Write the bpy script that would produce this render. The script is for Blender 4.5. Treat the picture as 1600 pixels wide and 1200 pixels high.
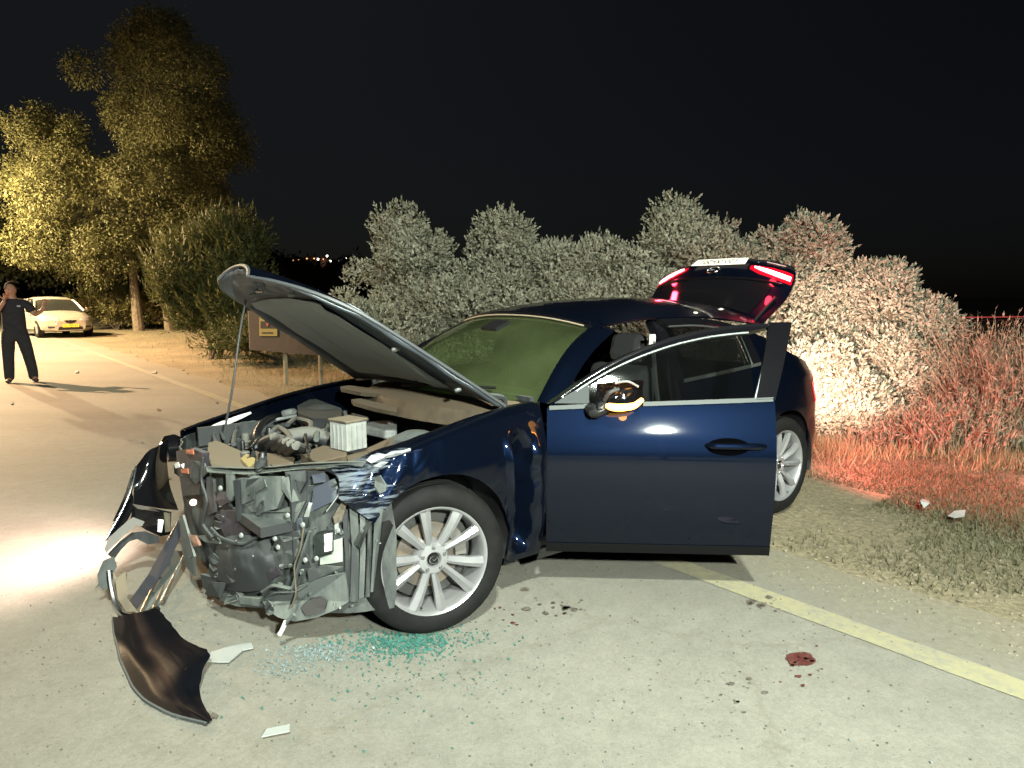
import bpy, bmesh, math, random
import numpy as np
from mathutils import Vector, Matrix, noise, Euler

random.seed(7); RNG = np.random.default_rng(7)
for o in list(bpy.data.objects): bpy.data.objects.remove(o)
SC = bpy.context.scene
COL = SC.collection
R = math.radians

# ------------------------------------------------------------------ camera
F_PX, PITCH, CAM_H = 1100.0, R(7.0), 1.43          # focal length in photo pixels (1600 wide)
cd = bpy.data.cameras.new('camera'); cam = bpy.data.objects.new('camera', cd); COL.objects.link(cam)
cd.sensor_width = 36.0; cd.lens = F_PX/1600*36.0; cd.clip_start = 0.05; cd.clip_end = 4000
cam.location = (0, 0, CAM_H); cam.rotation_euler = (math.pi/2-PITCH, 0, 0)
SC.camera = cam

# ------------------------------------------------------------------ night sky and moon
w = bpy.data.worlds.new('World'); SC.world = w; w.use_nodes = True
nt = w.node_tree; bg = nt.nodes['Background']
sky = nt.nodes.new('ShaderNodeTexSky'); sky.sky_type = 'NISHITA'; sky.sun_disc = False
sky.sun_elevation = R(50); sky.sun_rotation = R(-25); sky.altitude = 0; sky.air_density = 1.0; sky.dust_density = 2.0; sky.ozone_density = 3.0
hs = nt.nodes.new('ShaderNodeHueSaturation'); hs.inputs['Saturation'].default_value = .7; nt.links.new(sky.outputs[0], hs.inputs['Color']); nt.links.new(hs.outputs[0], bg.inputs['Color']); bg.inputs['Strength'].default_value = 0.00105
sl = bpy.data.lights.new('moon', 'SUN'); sl.energy = 0.01; sl.angle = R(0.5); sl.color = (.8, .88, 1)
so = bpy.data.objects.new('moon', sl); COL.objects.link(so); so.rotation_euler = (R(55), 0, R(160))
SC.view_settings.view_transform = 'Standard'; SC.view_settings.look = 'None'
SC.view_settings.exposure = 0; SC.view_settings.gamma = 1; SC.view_settings.use_curve_mapping = False
SC.cycles.use_denoising = True
try: SC.cycles.denoiser = 'OPENIMAGEDENOISE'
except Exception: pass
SC.cycles.max_bounces = 6; SC.cycles.transparent_max_bounces = 12
SC.cycles.sample_clamp_indirect = 4.0; SC.cycles.caustics_reflective = False; SC.cycles.caustics_refractive = False

# ------------------------------------------------------------------ pixel and frame helpers
CP, SP = math.cos(PITCH), math.sin(PITCH)
def ray(px, py):
    a, b = (px-800)/F_PX, -(py-600)/F_PX
    return np.array([a, CP+b*SP, -SP+b*CP])
def G(px, py, z=0.0):                      # photo pixel -> point on the level z
    D = ray(px, py); t = (z-CAM_H)/D[2]; return D*t+np.array([0, 0, CAM_H])
def D(px, py, y):                          # photo pixel -> point at forward distance y
    q = ray(px, py); return q*(y/q[1])+np.array([0, 0, CAM_H])
CARX, CARY, YAW = -0.85, 3.55, R(218.9)    # front axle centre of the crashed car on the ground
CC, CS = math.cos(YAW), math.sin(YAW)
def w2c(P):
    X, Y = P[0]-CARX, P[1]-CARY; return np.array([X*CC+Y*CS, -X*CS+Y*CC, P[2]])
def c2w(x, y, z=0): return np.array([CARX+x*CC-y*CS, CARY+x*CS+y*CC, z])
CAMC = w2c((0, 0, CAM_H))
def cray(px, py):
    q = ray(px, py); return np.array([q[0]*CC+q[1]*CS, -q[0]*CS+q[1]*CC, q[2]])
def CPl(px, py, axis, val):                # photo pixel -> car coordinates on a plane of the car
    d = cray(px, py); t = (val-CAMC[axis])/d[axis]; return CAMC+d*t
def CD(px, py, dist):                      # photo pixel -> car coordinates at forward distance dist
    return w2c(D(px, py, dist))

def crv(xs, ys):                           # smooth curve through points
    xs = np.array(xs, float); ys = np.array(ys, float)
    if xs[0] > xs[-1]: xs, ys = xs[::-1], ys[::-1]
    h = np.diff(xs); d = np.diff(ys)/h; m = np.zeros_like(ys); m[0], m[-1] = d[0], d[-1]
    for i in range(1, len(xs)-1):
        m[i] = 0 if d[i-1]*d[i] <= 0 else 2*d[i-1]*d[i]/(d[i-1]+d[i])
    def f(x):
        x = np.clip(np.asarray(x, float), xs[0], xs[-1]); i = np.clip(np.searchsorted(xs, x)-1, 0, len(h)-1)
        t = (x-xs[i])/h[i]
        return (1+2*t)*(1-t)**2*ys[i]+t*(1-t)**2*h[i]*m[i]+t*t*(3-2*t)*ys[i+1]+t*t*(t-1)*h[i]*m[i+1]
    return f

# ------------------------------------------------------------------ materials
MATS = {}
def pm(name, col, rough=.5, metal=0., coat=0., col2=None, scale=6., mix=(.35, .65), bump=None, emit=None, estr=0., spec=.5, detail=6, tint=None):
    if name in MATS: return MATS[name]
    m = bpy.data.materials.new(name); m.use_nodes = True; MATS[name] = m
    n = m.node_tree.nodes; l = m.node_tree.links; b = n['Principled BSDF']
    b.inputs['Base Color'].default_value = (*col, 1); b.inputs['Roughness'].default_value = rough
    b.inputs['Metallic'].default_value = metal; b.inputs['Coat Weight'].default_value = coat; b.inputs['Coat Roughness'].default_value = .04
    b.inputs['Specular IOR Level'].default_value = spec
    if tint: b.inputs['Specular Tint'].default_value = (*tint, 1)
    tc = n.new('ShaderNodeTexCoord')
    if col2 is not None:
        t = n.new('ShaderNodeTexNoise'); t.inputs['Scale'].default_value = scale; t.inputs['Detail'].default_value = detail; t.inputs['Roughness'].default_value = .65
        r = n.new('ShaderNodeValToRGB'); r.color_ramp.elements[0].position = mix[0]; r.color_ramp.elements[1].position = mix[1]
        r.color_ramp.elements[0].color = (*col, 1); r.color_ramp.elements[1].color = (*col2, 1)
        l.new(tc.outputs['Object'], t.inputs['Vector']); l.new(t.outputs['Fac'], r.inputs['Fac']); l.new(r.outputs['Color'], b.inputs['Base Color'])
    if bump:
        t = n.new('ShaderNodeTexNoise'); t.inputs['Scale'].default_value = bump[0]; t.inputs['Detail'].default_value = 8
        u = n.new('ShaderNodeBump'); u.inputs['Strength'].default_value = bump[1]; u.inputs['Distance'].default_value = bump[2] if len(bump) > 2 else .01
        l.new(tc.outputs['Object'], t.inputs['Vector']); l.new(t.outputs['Fac'], u.inputs['Height']); l.new(u.outputs['Normal'], b.inputs['Normal'])
    if emit:
        b.inputs['Emission Color'].default_value = (*emit, 1); b.inputs['Emission Strength'].default_value = estr
    return m

def dusty(name, col, dust, amount=.5, rough=.45, metal=0., coat=0., scale=9.):
    """a surface with a film of dust: patchy, heavier where the face looks up"""
    if name in MATS: return MATS[name]
    m = pm(name, col, rough, metal, coat); n = m.node_tree.nodes; l = m.node_tree.links; b = n['Principled BSDF']
    tc = n.new('ShaderNodeTexCoord'); t = n.new('ShaderNodeTexNoise'); t.inputs['Scale'].default_value = scale; t.inputs['Detail'].default_value = 8; t.inputs['Roughness'].default_value = .7
    mp = n.new('ShaderNodeMapping'); mp.inputs['Scale'].default_value = (1, 1, .35)
    l.new(tc.outputs['Object'], mp.inputs['Vector']); l.new(mp.outputs['Vector'], t.inputs['Vector'])
    g = n.new('ShaderNodeNewGeometry'); sx = n.new('ShaderNodeSeparateXYZ'); l.new(g.outputs['Normal'], sx.inputs[0])
    a = n.new('ShaderNodeMath'); a.operation = 'MULTIPLY_ADD'; a.inputs[1].default_value = .35; a.inputs[2].default_value = 0.
    l.new(sx.outputs['Z'], a.inputs[0]); s = n.new('ShaderNodeMath'); s.operation = 'ADD'; l.new(a.outputs[0], s.inputs[0]); l.new(t.outputs['Fac'], s.inputs[1])
    r = n.new('ShaderNodeMapRange'); r.inputs['From Min'].default_value = .62-.3*amount; r.inputs['From Max'].default_value = .95-.3*amount; l.new(s.outputs[0], r.inputs['Value'])
    mx = n.new('ShaderNodeMix'); mx.data_type = 'RGBA'; mx.inputs['A'].default_value = (*col, 1); mx.inputs['B'].default_value = (*dust, 1)
    l.new(r.outputs[0], mx.inputs['Factor']); l.new(mx.outputs['Result'], b.inputs['Base Color'])
    q = n.new('ShaderNodeMapRange'); q.inputs['To Min'].default_value = rough; q.inputs['To Max'].default_value = .85; l.new(r.outputs[0], q.inputs['Value']); l.new(q.outputs[0], b.inputs['Roughness'])
    return m

def glass(name, tint, dust, filmfac, alpha):
    m = bpy.data.materials.new(name); m.use_nodes = True; n = m.node_tree.nodes; l = m.node_tree.links; n.clear()
    out = n.new('ShaderNodeOutputMaterial'); tr = n.new('ShaderNodeBsdfTransparent'); tr.inputs[0].default_value = (*tint, 1)
    gl = n.new('ShaderNodeBsdfGlossy'); gl.inputs['Roughness'].default_value = .03; gl.inputs[0].default_value = (.9, .9, .9, 1)
    fr = n.new('ShaderNodeFresnel'); fr.inputs[0].default_value = 1.45
    m1 = n.new('ShaderNodeMixShader'); l.new(fr.outputs[0], m1.inputs[0]); l.new(tr.outputs[0], m1.inputs[1]); l.new(gl.outputs[0], m1.inputs[2])
    df = n.new('ShaderNodeBsdfDiffuse'); df.inputs[0].default_value = (*dust, 1)
    tc = n.new('ShaderNodeTexCoord'); t = n.new('ShaderNodeTexNoise'); t.inputs['Scale'].default_value = 3; t.inputs['Detail'].default_value = 4; l.new(tc.outputs['Object'], t.inputs['Vector'])
    r = n.new('ShaderNodeMapRange'); r.inputs['From Min'].default_value = .25; r.inputs['From Max'].default_value = .75; r.inputs['To Min'].default_value = filmfac*.55; r.inputs['To Max'].default_value = filmfac*1.3; l.new(t.outputs['Fac'], r.inputs['Value'])
    m2 = n.new('ShaderNodeMixShader'); l.new(r.outputs[0], m2.inputs[0]); l.new(m1.outputs[0], m2.inputs[1]); l.new(df.outputs[0], m2.inputs[2]); l.new(m2.outputs[0], out.inputs[0])
    MATS[name] = m; return m

# ------------------------------------------------------------------ mesh helpers
def tag(o, label, cat=None, group=None, kind=None):
    if label: o['label'] = label
    if cat: o['category'] = cat
    if group: o['group'] = group
    if kind: o['kind'] = kind
    return o
def empty(name, loc, rz=0.):
    o = bpy.data.objects.new(name, None); COL.objects.link(o); o.location = loc; o.rotation_euler = (0, 0, rz); o.empty_display_size = .2; return o
def mk(name, V, Fc, mat, parent=None, smooth=False, thick=0., bevel=0., sharp=35):
    me = bpy.data.meshes.new(name); me.from_pydata([tuple(map(float, v)) for v in V], [], [tuple(map(int, f)) for f in Fc]); me.update()
    if smooth: me.polygons.foreach_set('use_smooth', [True]*len(me.polygons))
    if mat is not None: me.materials.append(mat)
    o = bpy.data.objects.new(name, me); COL.objects.link(o)
    if parent is not None: o.parent = parent
    if thick:
        s = o.modifiers.new('thick', 'SOLIDIFY'); s.thickness = thick; s.offset = 0
    if bevel:
        s = o.modifiers.new('bevel', 'BEVEL'); s.width = bevel; s.segments = 2; s.limit_method = 'ANGLE'; s.angle_limit = R(40)
    if smooth and (thick or bevel):
        s = o.modifiers.new('split', 'EDGE_SPLIT'); s.split_angle = R(sharp)
    elif smooth: me.set_sharp_from_angle(angle=R(sharp))
    return o
class MB:                                   # collects shapes into one mesh
    def __init__(s): s.v = []; s.f = []
    def add(s, V, Fc):
        k = len(s.v); s.v += [tuple(map(float, q)) for q in V]; s.f += [tuple(int(i)+k for i in f) for f in Fc]; return s
    def box(s, c, d, rot=None):
        V = [Vector((sx*d[0]/2, sy*d[1]/2, sz*d[2]/2)) for sx in (-1, 1) for sy in (-1, 1) for sz in (-1, 1)]
        if rot is not None:
            e = Euler(rot); [q.rotate(e) for q in V]
        return s.add([q+Vector(c) for q in V], [(0, 1, 3, 2), (4, 6, 7, 5), (0, 4, 5, 1), (2, 3, 7, 6), (0, 2, 6, 4), (1, 5, 7, 3)])
    def tube(s, pts, r, n=8, cap=True):
        pts = [Vector(p) for p in pts]; rs = r if hasattr(r, '__len__') else [r]*len(pts); V = []; Fc = []; up = None
        for i, p in enumerate(pts):
            t = (pts[min(i+1, len(pts)-1)]-pts[max(i-1, 0)]); t = t.normalized() if t.length else Vector((0, 0, 1))
            if up is None: up = t.orthogonal().normalized()
            up = (up-t*up.dot(t)); up = up.normalized() if up.length > 1e-6 else t.orthogonal().normalized()
            sd = t.cross(up)
            for k in range(n):
                a = 2*math.pi*k/n; V.append(p+(up*math.cos(a)+sd*math.sin(a))*rs[i])
        for i in range(len(pts)-1):
            for k in range(n): Fc.append((i*n+k, i*n+(k+1) % n, (i+1)*n+(k+1) % n, (i+1)*n+k))
        if cap: Fc += [tuple(range(n))[::-1], tuple((len(pts)-1)*n+k for k in range(n))]
        return s.add(V, Fc)
    def lathe(s, prof, n=32, axis='y', closed=False):   # prof: (radius, offset along axis)
        V = []; Fc = []
        for k in range(n):
            a = 2*math.pi*k/n; ca, sa = math.cos(a), math.sin(a)
            for r, h in prof: V.append((r*ca, h, r*sa) if axis == 'y' else (r*ca, r*sa, h))
        m = len(prof)
        for k in range(n):
            k2 = (k+1) % n
            for j in range(m if closed else m-1): j2 = (j+1) % m; Fc.append((k*m+j, k*m+j2, k2*m+j2, k2*m+j))
        return s.add(V, Fc)
    def prism(s, front, off):               # polygon plus the same polygon moved by off
        n = len(front); off = Vector(off); V = [Vector(p) for p in front]+[Vector(p)+off for p in front]
        return s.add(V, [tuple(range(n)), tuple(range(2*n-1, n-1, -1))]+[(i, i+n, (i+1) % n+n, (i+1) % n) for i in range(n)])
    def grid(s, Gd, closeu=False):
        Gd = np.asarray(Gd); nu, nv = Gd.shape[:2]; V = Gd.reshape(-1, 3); Fc = []
        for i in range(nu-1+(1 if closeu else 0)):
            i2 = (i+1) % nu
            for j in range(nv-1): Fc.append((i*nv+j, i2*nv+j, i2*nv+j+1, i*nv+j+1))
        return s.add(V, Fc)
    def build(s, name, mat, parent=None, **k): return mk(name, s.v, s.f, mat, parent, **k)
def grid(name, Gd, mat, parent, thick=.006, smooth=True, **k): return MB().grid(Gd).build(name, mat, parent, smooth=smooth, thick=thick, **k)
def smoothpath(pts, n=24):
    pts = np.array(pts, float); s = np.r_[0, np.cumsum(np.linalg.norm(np.diff(pts, axis=0), axis=1))]
    t = np.linspace(0, s[-1], n); return np.stack([crv(s, pts[:, i])(t) for i in range(3)], 1)
def fastmesh(name, V, nper, mat, parent=None, smooth=False):     # V: (n,nper,3) separate polygons
    V = np.asarray(V, np.float32); n = V.shape[0]; me = bpy.data.meshes.new(name)
    me.vertices.add(n*nper); me.vertices.foreach_set('co', V.reshape(-1))
    me.loops.add(n*nper); me.loops.foreach_set('vertex_index', np.arange(n*nper, dtype=np.int32))
    me.polygons.add(n); me.polygons.foreach_set('loop_start', np.arange(0, n*nper, nper, dtype=np.int32)); me.polygons.foreach_set('loop_total', np.full(n, nper, np.int32))
    me.update(calc_edges=True); me.materials.append(mat)
    o = bpy.data.objects.new(name, me); COL.objects.link(o)
    if parent is not None: o.parent = parent
    return o
def text_mesh(name, body, size, mat, parent, M, extrude=.001):
    c = bpy.data.curves.new(name, 'FONT'); c.body = body; c.size = size; c.align_x = 'CENTER'; c.align_y = 'CENTER'; c.extrude = extrude
    t = bpy.data.objects.new(name, c); COL.objects.link(t); dg = bpy.context.evaluated_depsgraph_get()
    me = bpy.data.meshes.new_from_object(t.evaluated_get(dg)); bpy.data.objects.remove(t); me.transform(M)
    me.materials.clear(); me.materials.append(mat); o = bpy.data.objects.new(name, me); COL.objects.link(o); o.parent = parent; return o
def lamp(name, kind, loc, power, color, parent=None, **k):
    d = bpy.data.lights.new(name, kind); d.energy = power; d.color = color
    for a, b in k.items(): setattr(d, a, b)
    o = bpy.data.objects.new(name, d); COL.objects.link(o); o.location = loc
    if parent is not None: o.parent = parent
    return o
def aim(o, target):
    o.rotation_euler = (Vector(target)-Vector(o.location)).to_track_quat('-Z', 'Y').to_euler()

# ------------------------------------------------------------------ road frame: line edge runs along U, verge lies towards W
A0, A1 = G(390, 640)[:2], G(1600, 1080)[:2]
U = (A1-A0)/np.linalg.norm(A1-A0); Wv = np.array([-U[1], U[0]])
if Wv[0] < 0: Wv = -Wv
def RD(t, q, z=0.): p = A0+U*t+Wv*q; return np.array([p[0], p[1], z])
def offw(x, y): return (x-A0[0])*Wv[0]+(y-A0[1])*Wv[1]
def gz(x, y):                               # height of the verge
    q = offw(x, y)
    if q < .5: return -.012
    k = min(1, (q-.5)/2.5)
    return -.012+.010*k+k*(.035*noise.noise((x*.7, y*.7, 0))+.015*noise.noise((x*2.3, y*2.3, 5)))+max(0, q-4)*.02*(1 if q < 9 else 5/(q-4))
# ================================================================== GROUND, ROAD, LINE
def node_ground():
    m = bpy.data.materials.new('dirt'); m.use_nodes = True; n = m.node_tree.nodes; l = m.node_tree.links; b = n['Principled BSDF']; b.inputs['Roughness'].default_value = .95; b.inputs['Specular IOR Level'].default_value = .15
    tc = n.new('ShaderNodeTexCoord')
    def nz(s, d=8, r=.6):
        t = n.new('ShaderNodeTexNoise'); t.inputs['Scale'].default_value = s; t.inputs['Detail'].default_value = d; t.inputs['Roughness'].default_value = r; l.new(tc.outputs['Object'], t.inputs['Vector']); return t
    a = nz(.9); r1 = n.new('ShaderNodeValToRGB'); e = r1.color_ramp.elements; e[0].position = .3; e[0].color = (.15, .135, .095, 1); e[1].position = .7; e[1].color = (.25, .215, .15, 1); l.new(a.outputs['Fac'], r1.inputs['Fac'])
    f = nz(38); r2 = n.new('ShaderNodeValToRGB'); e = r2.color_ramp.elements; e[0].position = .35; e[0].color = (.6, .6, .58, 1); e[1].position = .72; e[1].color = (1.35, 1.3, 1.2, 1); l.new(f.outputs['Fac'], r2.inputs['Fac'])
    mx = n.new('ShaderNodeMix'); mx.data_type = 'RGBA'; mx.blend_type = 'MULTIPLY'; mx.inputs['Factor'].default_value = 1; l.new(r1.outputs['Color'], mx.inputs['A']); l.new(r2.outputs['Color'], mx.inputs['B']); l.new(mx.outputs['Result'], b.inputs['Base Color'])
    u = n.new('ShaderNodeBump'); u.inputs['Strength'].default_value = .6; u.inputs['Distance'].default_value = .02; g = nz(14, 10, .7); l.new(g.outputs['Fac'], u.inputs['Height']); l.new(u.outputs['Normal'], b.inputs['Normal'])
    return m
def node_asphalt():
    m = bpy.data.materials.new('asphalt'); m.use_nodes = True; n = m.node_tree.nodes; l = m.node_tree.links; b = n['Principled BSDF']; b.inputs['Roughness'].default_value = .82; b.inputs['Specular IOR Level'].default_value = .3
    tc = n.new('ShaderNodeTexCoord')
    def nz(s, d=6, r=.6):
        t = n.new('ShaderNodeTexNoise'); t.inputs['Scale'].default_value = s; t.inputs['Detail'].default_value = d; t.inputs['Roughness'].default_value = r; l.new(tc.outputs['Object'], t.inputs['Vector']); return t
    def ramp(src, p0, c0, p1, c1):
        r = n.new('ShaderNodeValToRGB'); e = r.color_ramp.elements; e[0].position = p0; e[0].color = (*c0, 1); e[1].position = p1; e[1].color = (*c1, 1); l.new(src, r.inputs['Fac']); return r
    def mul(a, c):
        mx = n.new('ShaderNodeMix'); mx.data_type = 'RGBA'; mx.blend_type = 'MULTIPLY'; mx.inputs['Factor'].default_value = 1; l.new(a, mx.inputs['A']); l.new(c, mx.inputs['B']); return mx.outputs['Result']
    base = ramp(nz(.55, 5).outputs['Fac'], .3, (.168, .163, .143), .72, (.212, .205, .181))
    grain = ramp(nz(160, 3).outputs['Fac'], .34, (.86, .86, .86), .68, (1.09, 1.09, 1.08))
    mott = ramp(nz(9, 8, .7).outputs['Fac'], .3, (.86, .86, .85), .7, (1.07, 1.07, 1.06))
    sp = n.new('ShaderNodeTexVoronoi'); sp.inputs['Scale'].default_value = 26; l.new(tc.outputs['Object'], sp.inputs['Vector'])
    spots = ramp(sp.outputs['Distance'], .05, (.66, .63, .58), .13, (1, 1, 1))
    cv = n.new('ShaderNodeTexVoronoi'); cv.feature = 'DISTANCE_TO_EDGE'; cv.inputs['Scale'].default_value = .32
    wn = nz(1.7, 5, .7); wm = n.new('ShaderNodeMix'); wm.data_type = 'RGBA'; wm.inputs['Factor'].default_value = .30; l.new(tc.outputs['Object'], wm.inputs['A']); l.new(wn.outputs['Color'], wm.inputs['B']); l.new(wm.outputs['Result'], cv.inputs['Vector'])
    crack = ramp(cv.outputs['Distance'], 0, (.90, .89, .87), .005, (1, 1, 1))
    mp = n.new('ShaderNodeMapping'); mp.inputs['Rotation'].default_value = (0, 0, math.atan2(U[1], U[0])*-1); mp.inputs['Scale'].default_value = (.12, 1.1, 1); l.new(tc.outputs['Object'], mp.inputs['Vector'])
    sn = n.new('ShaderNodeTexNoise'); sn.inputs['Scale'].default_value = 1.0; sn.inputs['Detail'].default_value = 5; l.new(mp.outputs['Vector'], sn.inputs['Vector']); streak = ramp(sn.outputs['Fac'], .36, (.88, .87, .85), .6, (1.04, 1.04, 1.03))
    sp2 = n.new('ShaderNodeTexVoronoi'); sp2.inputs['Scale'].default_value = 75; l.new(tc.outputs['Object'], sp2.inputs['Vector']); agg = ramp(sp2.outputs['Color'], .2, (.93, .925, .915), .8, (1.05, 1.05, 1.045))
    c = mul(mul(mul(mul(mul(mul(base.outputs[0], grain.outputs[0]), mott.outputs[0]), spots.outputs[0]), crack.outputs[0]), streak.outputs[0]), agg.outputs[0])
    dp = n.new('ShaderNodeVectorMath'); dp.operation = 'DOT_PRODUCT'; dp.inputs[1].default_value = (Wv[0], Wv[1], 0); l.new(tc.outputs['Object'], dp.inputs[0])
    dn = n.new('ShaderNodeMath'); dn.operation = 'MULTIPLY_ADD'; dn.inputs[1].default_value = .9; l.new(nz(3.5, 8, .7).outputs['Fac'], dn.inputs[0]); l.new(dp.outputs['Value'], dn.inputs[2])
    q0 = float(np.dot(A0, Wv)); dm = n.new('ShaderNodeMapRange'); dm.inputs['From Min'].default_value = q0+.40; dm.inputs['From Max'].default_value = q0+1.10; l.new(dn.outputs[0], dm.inputs['Value'])
    dx = n.new('ShaderNodeMix'); dx.data_type = 'RGBA'; l.new(dm.outputs[0], dx.inputs['Factor']); l.new(c, dx.inputs['A'])
    dd_ = ramp(nz(30, 8, .7).outputs['Fac'], .3, (.125, .112, .078), .7, (.24, .215, .16)); l.new(dd_.outputs[0], dx.inputs['B']); c = dx.outputs['Result']; l.new(c, b.inputs['Base Color'])
    u = n.new('ShaderNodeBump'); u.inputs['Strength'].default_value = .35; u.inputs['Distance'].default_value = .004; l.new(nz(95, 5, .7).outputs['Fac'], u.inputs['Height']); l.new(u.outputs['Normal'], b.inputs['Normal'])
    return m
M_DIRT = node_ground(); M_ASPH = node_asphalt()
def axis_pts(lo, hi, near, step):
    a = np.arange(-near, near+step, step); out = near*1.0; g = step
    ext = []
    while out < hi: g *= 1.5; out += g; ext.append(out)
    return np.r_[-np.array(ext)[::-1], a, ext]
gx = axis_pts(-1500, 1500, 12, .22)
gy = np.r_[-np.array([1500, 800, 400, 200, 100, 50, 25, 14, 8, 5, 3])[::1], np.arange(-2, 16, .22), np.array([17, 18.5, 20, 22, 24, 27, 30, 35, 42, 50, 65, 90, 140, 250, 500, 900, 1500])]
Gd = np.zeros((len(gx), len(gy), 3))
for i, x in enumerate(gx):
    for j, y in enumerate(gy): Gd[i, j] = (x, y, gz(x, y))
g = grid('ground', Gd, M_DIRT, None, thick=0); g['kind'] = 'structure'
# the road: one sheet with a ragged outer edge
ts = np.r_[np.linspace(-160, -14, 30), np.arange(-13.8, 16, .12), np.linspace(17, 60, 12)]
edge = [RD(t, .62+.16*noise.noise((t*.9, 3, 0))+.07*noise.noise((t*4.1, 9, 0)), 0) for t in ts]
inn = [RD(t, -10.5, 0) for t in ts]
MB().grid(np.stack([np.array(inn), np.array(edge)], 1)).build('road', M_ASPH)['kind'] = 'structure'
# worn yellow edge line; colour also greyed farther off, imitating amber light
m = pm('yellow_paint', (.30, .25, .10), .7); n = m.node_tree.nodes; l = m.node_tree.links
t1 = n.new('ShaderNodeTexNoise'); t1.inputs['Scale'].default_value = 22; t1.inputs['Detail'].default_value = 9; t1.inputs['Roughness'].default_value = .75
tc = n.new('ShaderNodeTexCoord'); l.new(tc.outputs['Object'], t1.inputs['Vector'])
rr = n.new('ShaderNodeValToRGB'); rr.color_ramp.elements[0].position = .33; rr.color_ramp.elements[0].color = (.19, .185, .155, 1); rr.color_ramp.elements[1].position = .56; rr.color_ramp.elements[1].color = (.275, .255, .155, 1)
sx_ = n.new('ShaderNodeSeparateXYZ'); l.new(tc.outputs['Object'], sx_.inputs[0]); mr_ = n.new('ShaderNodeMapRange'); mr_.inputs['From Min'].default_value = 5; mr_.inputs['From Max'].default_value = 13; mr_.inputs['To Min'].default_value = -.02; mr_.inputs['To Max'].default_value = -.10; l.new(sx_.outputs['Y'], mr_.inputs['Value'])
t2 = n.new('ShaderNodeTexNoise'); t2.inputs['Scale'].default_value = 2.2; t2.inputs['Detail'].default_value = 4; l.new(tc.outputs['Object'], t2.inputs['Vector'])
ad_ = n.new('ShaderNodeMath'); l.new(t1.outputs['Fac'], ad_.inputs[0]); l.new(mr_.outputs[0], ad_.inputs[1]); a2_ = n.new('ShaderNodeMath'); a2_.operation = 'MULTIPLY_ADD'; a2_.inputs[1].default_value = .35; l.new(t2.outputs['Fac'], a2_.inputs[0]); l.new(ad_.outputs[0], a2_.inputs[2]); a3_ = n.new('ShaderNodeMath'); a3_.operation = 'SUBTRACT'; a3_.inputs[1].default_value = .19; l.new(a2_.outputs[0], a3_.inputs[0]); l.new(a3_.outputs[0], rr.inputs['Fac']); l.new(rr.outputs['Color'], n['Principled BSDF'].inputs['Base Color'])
L = [RD(t, -.075+.012*noise.noise((t*3, 1, 0)), .004) for t in ts]; L2 = [RD(t, .075+.012*noise.noise((t*3, 7, 0)), .004) for t in ts]
o = MB().grid(np.stack([np.array(L), np.array(L2)], 1)).build('edge_line', m); o['kind'] = 'structure'

# ================================================================== LAMPS OF THE PLACE, PLUS AN ADDED WHITE ONE
M_POLE = pm('galvanised', (.32, .33, .33), .45, .7, col2=(.22, .23, .23), scale=8)
def street_lamp(loc, rz, h, col, power, label, name='street_lamp', cone=160):
    r = empty(name, loc, rz); tag(r, label, 'street lamp', 'street lamps along the road')
    MB().tube([(0, 0, -.05), (0, 0, h*.5), (0, 0, h)], [.09, .075, .05], 12).build('pole', M_POLE, r, smooth=True)
    MB().tube(smoothpath([(0, 0, h-.2), (.25, 0, h+.12), (.8, 0, h+.25), (1.5, 0, h+.28)], 12), .035, 8).build('arm', M_POLE, r, smooth=True)
    MB().box((1.8, 0, h+.26), (.75, .3, .1)).build('lamp_head', M_POLE, r, bevel=.03)
    MB().box((1.8, 0, h+.2), (.55, .22, .03)).build('lens', pm('lamp_lens'+name, col, .3, emit=col, estr=6), r)
    MB().lathe([(.0, .0), (.2, .0), (.2, .02), (.1, .05), (.09, .3)], 16, 'z').build('base', M_POLE, r, smooth=True)
    a = lamp('lamp_light', 'POINT' if cone > 170 else 'SPOT', (1.8, 0, h+.05), power, col, r, shadow_soft_size=.28 if cone == 165 else .12)
    if cone <= 170: a.data.spot_size = R(cone); a.data.spot_blend = .35; return r
man = G(30, 598)
ROADROT = math.atan2(Wv[1], Wv[0])
street_lamp((-17.2, 14.2, 0), ROADROT, 6.6, (1.0, .63, .35), 25000, 'tall street lamp with an amber light across the road from the walking person', cone=154)
street_lamp((-20.6-1.8*Wv[0], 24.3-1.8*Wv[1], 0), ROADROT, 5.2, (1.0, .80, .45), 12500, 'shorter street lamp with an amber light near the tall tree', cone=180)
street_lamp((.7-1.8, -4.2, 0), 0, 8.0, (.92, 1.0, .86), 9300, 'added white overhead lamp brightening the ground, unseen behind the crash site', cone=165)  # added lamp, out of view, put in to brighten the ground
# rescue floodlight on a mast behind the camera
FZ = 2.6; r = empty("floodlight_mast", (1.2, -2.0, 0)); tag(r, 'white rescue floodlight on a steel mast standing on the asphalt', 'floodlight')
MB().tube([(0, 0, 0), (0, 0, FZ-.1)], .04, 10).build('mast', M_POLE, r, smooth=True)
for k in range(3):
    a = k*2*math.pi/3; MB().tube([(0, 0, .9), (.7*math.cos(a), .7*math.sin(a), .02)], .02, 8).build('leg', M_POLE, r)
MB().box((0, 0, FZ), (.6, .18, .4), (R(-7), 0, 0)).build('lamp_head', pm('black_metal', (.02, .02, .02), .5), r, bevel=.02)
MB().box((0, .11, FZ), (.20, .02, .14), (R(-7), 0, 0)).build('lens', pm('flood_lens', (1, 1, 1), .3, emit=(.88, 1, .9), estr=8), r)
fl = lamp("flood_light", "SPOT", (0, .2, FZ), 3900, (.92, 1.0, .88), r, spot_size=R(132), spot_blend=1.0, shadow_soft_size=.09)
fl.rotation_euler = (Vector((.3, 10, -1.0))).to_track_quat('-Z', 'Y').to_euler()
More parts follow.
